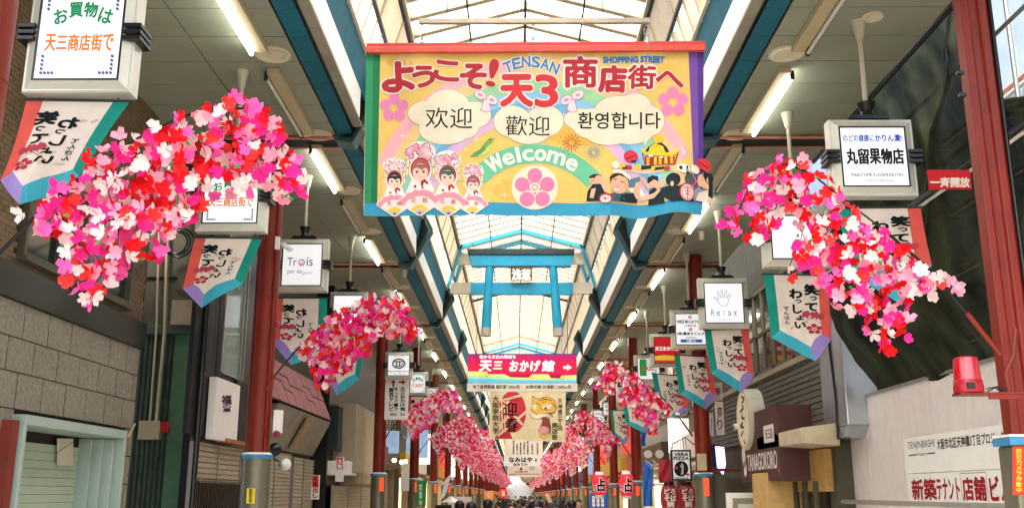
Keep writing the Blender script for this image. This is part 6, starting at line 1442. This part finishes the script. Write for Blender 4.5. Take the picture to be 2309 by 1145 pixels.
# purple and black signs near right column
q0, q1 = PX(1622, 1000, 4.2), PX(1600, 1055, 4.2)
b = MB(); b.box(3.95, 4.2, q0.y, q0.y + .5, q1.z, q0.z, M_black); bs = b.top('speckled_sign', 'black sign with pale specks under the poster, right of the red column', 'sign', bevel=.01)
pr = Print(planeY(q0.y - .003)); rr = random.Random(9)
b = MB(); q = PX(1634, 1005, 4.15); b.prism([(3.98, q.y, q.z), (4.14, q.y, q.z - .02), (4.16, q.y, q.z - .35), (4.10, q.y, q.z - .55), (4.0, q.y, q.z - .4)], (0, .12, 0), mat('violet_lit', 'a58cf0', emit=.9, var=.4, scale=6)); b.top('violet_sign', 'glowing violet and white sign beside the speckled black one', 'sign', bevel=.01)
Yq = 20.6; a, d = PY(1612, 862, Yq), PY(1637, 985, Yq); 
for k_, (u0, u1, v0, v1, c_, lab) in enumerate(((1612, 1634, 905, 980, 'd9cdb8', 'tall cream poster with brush writing beyond the round sign'), (1598, 1610, 930, 982, 'c9c8bc', 'narrow grey poster left of the cream poster'), (1604, 1630, 862, 902, 'b8a898', 'faded red and white poster above the cream poster'))):
    a, d = PY(u0, v0, Yq), PY(u1, v1, Yq); b = MB(); b.box(a.x, d.x, Yq, Yq + .03, d.z, a.z, pm(c_)); po = b.top('wall_poster', lab, 'poster'); pr = Print(planeY(Yq - .002)); pr.vtext('祭り' if k_ != 2 else '春', u0 + 5, v0 + 10, u1 - 5, v1 - 10, '6a3a34' if k_ == 2 else '4a443a', 1, .02); pr.part('lettering', po)
b = MB(); q = PX(1600, 1062, 4.1); b.box(3.7, 4.5, q.y - 1.6, q.y + .9, q.z - .03, q.z + .02, mat('dark_red_eave', '6f2a2c', rough=.5)); b.top('shop_eave', 'thin dark red eave under the violet sign', 'eave', bevel=.006)
# red sign in front of net
Yk = 8.2; a, d = PY(2092, 383, Yk), PY(2192, 426, Yk); b = MB(); b.box(a.x, d.x, Yk, Yk + .02, d.z, a.z, pm('c8242c')); ks = b.top('red_net_sign', 'small red sign with cream Japanese letters in front of the net', 'sign')
pr = Print(planeY(Yk - .002)); pr.text('一斉開放', 2098, 401, 2186, 422, 'f0dcc8', 1, .05); pr.part('lettering', ks)
# wall lamps on left
for i, (u, v) in enumerate(((889, 1037), (906, 1041), (914, 1040))):
    q = PY(u, v, 24.5); b = MB(); b.ell(q, (.05, .05, .045), mat('warm_bulb', 'ffe2b0', emit=8), 10, 6); b.top('bulb', ['left', 'middle', 'right'][i] + ' warm glowing bulb under the shop canopy behind the red column', 'lamp', 'warm bulbs on the left shop')
# cream signs on the left (upright, behind third column)
for (u0, v0, u1, v1, Y, col, lab) in ((905, 1045, 922, 1106, 26.5, 'e8ddd0', 'tall pale board standing between the second and third left columns'), (1010, 1119, 1063, 1145, 34, 'efe6da', 'low white board with brush lettering at the bottom left of the crowd'), (982, 1137, 1018, 1150, 30, '2a2a24', 'small black framed board at the bottom edge, left of the crowd')):
    a, d = PY(u0, v0, Y), PY(u1, v1, Y); b = MB(); b.box(a.x, d.x, Y, Y + .05, d.z, a.z, pm(col)); s_ = b.top('standing_board', lab, 'board', bevel=.004)
    if u0 == 1010: pr = Print(planeY(Y - .003)); pr.text('ごちそうビル', 1025, 1130, 1058, 1142, 'b84a4a', 1, .03); pr.part('lettering', s_)
q = PY(1017, 1128, 33.5); b = MB(); b.lathe([(.34, -.05), (.05, .12), (.02, .14)], q, M_white, 12); b.tube([q, Vector((q.x, q.y, .02))], .025, M_white, 6); b.top('parasol', 'small cream parasol left of the white board', 'parasol')
# green banner stalks, white slanted banner, flags on left
for (pts, Y, col, lab, nm) in (([(940, 1085), (962, 1080), (960, 1140), (938, 1140)], 27.5, '1f8a3c', 'green striped shop flag left of the third left column', 'shop_flag'), ([(1004, 1080), (1018, 1066), (1006, 1112), (992, 1128)], 30, 'f2ece2', 'slanted white streamer leaning by the fourth left column', 'streamer'), ([(1330, 1112), (1372, 1110), (1370, 1150), (1328, 1150)], 27, '2a5cae', 'blue and white curtain under the left fortune lantern', 'shop_curtain')):
    P3 = [PY(u, v, Y) for u, v in pts]; b = MB(); b.prism(P3, (0, .02, 0), mat(nm + '_cloth', col, rough=.7, var=.15)); s_ = b.top(nm, lab, 'flag' if 'curtain' not in nm else 'curtain')
    if nm != 'streamer':
        pr = Print(planeY(Y - .003)); x0 = pts[0][0] + 5
        for k_ in range(3 if nm == 'shop_curtain' else 1): pr.vtext('営業中' if nm == 'shop_flag' else 'お買得', x0 + 10 * k_, pts[0][1] + 4, x0 + 7 + 10 * k_, 1142, 'f4f0e6', 1, .04)
        pr.part('lettering', s_)
for (u, v, Y, lab, col) in ((1135, 1122, 48, 'red and gold lantern above the crowd, left of centre', 'c8302c'), (1102, 1128, 44, 'orange lantern at the left of the crowd', 'd8782c')):
    q = PY(u, v, Y); lantern(q.x, Y, q.z, .42, .42, lab, col.replace('#', ''), [('祭', -.2, .2, .2, .8)], 'f4e6c8', '2a1a10', 'small lanterns over the crowd', outline='8a2a1a')
# street clutter: bicycles etc. are below the frame
# ================================================================== PEOPLE
def make_person(name, label, cloth, trouser, hairc, arm_up=False, long_hair=False, seed=0):
    h = 1.68; V = {}; E = []; R = {}
    J = dict(pel=(0, 0, .93), spine=(0, 0, 1.12), chest=(0, .01, 1.32), neck=(0, .0, 1.44), hb=(0, -.01, 1.50), head=(0, -.02, 1.58), top=(0, -.01, 1.66),
             hl=(-.09, 0, .88), kl=(-.10, -.06, .48), al=(-.10, .04, .08), tl=(-.10, -.12, .035), hr=(.09, 0, .88), kr=(.10, .02, .48), ar=(.11, .16, .10), tr=(.11, .02, .04),
             sl=(-.17, 0, 1.38), el=(-.22, .03, 1.12), wl=(-.23, -.08, .90), fl=(-.23, -.12, .82), sr=(.17, 0, 1.38), er=(.22, .03, 1.12), wr=(.23, -.08, .90), fr=(.23, -.12, .82))
    if arm_up: J.update(er=(.26, -.04, 1.52), wr=(.14, -.12, 1.72), fr=(.10, -.14, 1.79))
    RD = dict(pel=.135, spine=.12, chest=.14, neck=.052, hb=.065, head=.092, top=.07, hl=.085, kl=.058, al=.042, tl=.035, hr=.085, kr=.058, ar=.042, tr=.035, sl=.062, el=.045, wl=.03, fl=.03, sr=.062, er=.045, wr=.03, fr=.03)
    names = list(J); idx = {n: i for i, n in enumerate(names)}
    ed = [('pel', 'spine'), ('spine', 'chest'), ('chest', 'neck'), ('neck', 'hb'), ('hb', 'head'), ('head', 'top'), ('pel', 'hl'), ('hl', 'kl'), ('kl', 'al'), ('al', 'tl'), ('pel', 'hr'), ('hr', 'kr'), ('kr', 'ar'), ('ar', 'tr'), ('chest', 'sl'), ('sl', 'el'), ('el', 'wl'), ('wl', 'fl'), ('chest', 'sr'), ('sr', 'er'), ('er', 'wr'), ('wr', 'fr')]
    me = bpy.data.meshes.new('p'); me.from_pydata([J[n] for n in names], [(idx[a], idx[b_]) for a, b_ in ed], [])
    o = bpy.data.objects.new('p', me); COL.objects.link(o); md = o.modifiers.new('s', 'SKIN'); sk = me.skin_vertices[0].data
    for n in names: sk[idx[n]].radius = (RD[n], RD[n] * (.78 if n in ('pel', 'spine', 'chest') else 1)); sk[idx[n]].use_root = n == 'pel'
    o.modifiers.new('u', 'SUBSURF').levels = 2
    bpy.context.view_layer.update(); bm_ = bpy.data.meshes.new_from_object(o.evaluated_get(bpy.context.evaluated_depsgraph_get())); bpy.data.objects.remove(o)
    skin = mat('skin', 'd2a184', rough=.6); cm = mat('cloth_' + cloth, cloth, rough=.85, var=.1); tm = mat('trouser_' + trouser, trouser, rough=.9)
    bm_.name = 'body'
    for m in (skin, cm, tm, M_black): bm_.materials.append(m)
    for p in bm_.polygons:
        z = p.center.z; x = abs(p.center.x)
        p.material_index = 0 if z > 1.44 and x < .12 else (3 if z < .10 else (2 if z < .86 and x < .19 else (0 if (x > .2 and z < .88) or (z > 1.68 and x > .08) else 1)))
        p.use_smooth = True
    t = thing('person', label, 'person', (0, 0, 0), 'people walking in the arcade')
    o = bpy.data.objects.new('body', bm_); COL.objects.link(o); o.parent = t
    b = MB(); hm = mat('hair_' + hairc, hairc, rough=.5)
    b.ell((0, .018, 1.615), (.098, .105, .105), hm, 14, 10)
    if long_hair: b.ell((0, .06, 1.5), (.09, .05, .17), hm, 12, 8)
    b.part('hair', t, smooth=2)
    b = MB()
    for sx in (-1, 1): b.ell((sx * .032, -.108, 1.585), (.012, .006, .007), M_black, 8, 6); b.ell((sx * .098, -.01, 1.575), (.012, .02, .03), skin, 8, 6)
    b.ell((0, -.118, 1.555), (.013, .02, .024), skin, 8, 6); b.ell((0, -.105, 1.52), (.022, .006, .005), mat('lips', 'a8584e'), 8, 4); b.part('face', t, smooth=2)
    return t
pv = [make_person('p', 'x', '1c1e22', '22242a', '120e0c'), make_person('p', 'x', '5a1f26', '2a2c34', '1a120e', long_hair=True), make_person('p', 'x', '3a3f4a', '1c1c20', '0e0c0b', arm_up=True), make_person('p', 'x', 'b8a890', '34302c', '2a1c14', long_hair=True)]
spots = [(1210, 13.5, 2, 'person in grey raising one arm above the middle of the crowd'), (1036, 20, 0, 'dark-haired person in black below the white board'), (1062, 18, 0, 'person in black left of the crowd, partly cut by the bottom edge'), (1070, 24, 1, 'long-haired person in dark red, left part of the crowd'), (1100, 20, 0, 'person in black under the orange lantern'), (1140, 28, 3, 'person in beige near the middle left of the crowd'), (1155, 22, 1, 'person in dark red just left of centre'), (1180, 31, 0, 'person in black at the centre of the crowd'), (1228, 18, 0, 'person in black right beside the raised arm'), (1250, 24, 0, 'person in black right of centre'), (1268, 30, 3, 'person in beige right of centre'), (1290, 22, 0, 'person in black below the right garland row'), (1305, 34, 1, 'person in dark red at the right of the crowd'), (1125, 38, 0, 'small dark figure left of centre, further away'), (1168, 45, 2, 'small grey figure with raised arm far off'), (1200, 42, 0, 'small dark figure far off right of centre')]
rr = random.Random(5); usedp = set()
for i, (u, Y, k_, lab) in enumerate(spots):
    x = (u - 1165) * Y * .971 / 2200
    if k_ in usedp: o = copy_tree(pv[k_], (x, Y, 0), lab)
    else: o = pv[k_]; o.location = (x, Y, 0); o['label'] = lab; usedp.add(k_)
    s_ = rr.uniform(.94, 1.04); o.scale = (s_, s_, s_ * (1.04 if i == 0 else 1)); o.rotation_euler = (0, 0, math.pi + rr.uniform(-.4, .4) if i % 3 else rr.uniform(-.4, .4))
for i in range(34):
    Y = rr.uniform(48, 130); x = rr.uniform(-2.4, 2.6); o = copy_tree(pv[rr.randrange(4)], (x, Y, 0), 'tiny far-off walker in the distant crowd'); o.rotation_euler = (0, 0, rr.choice([0, math.pi]))
# final: top-level objects with no label are an error
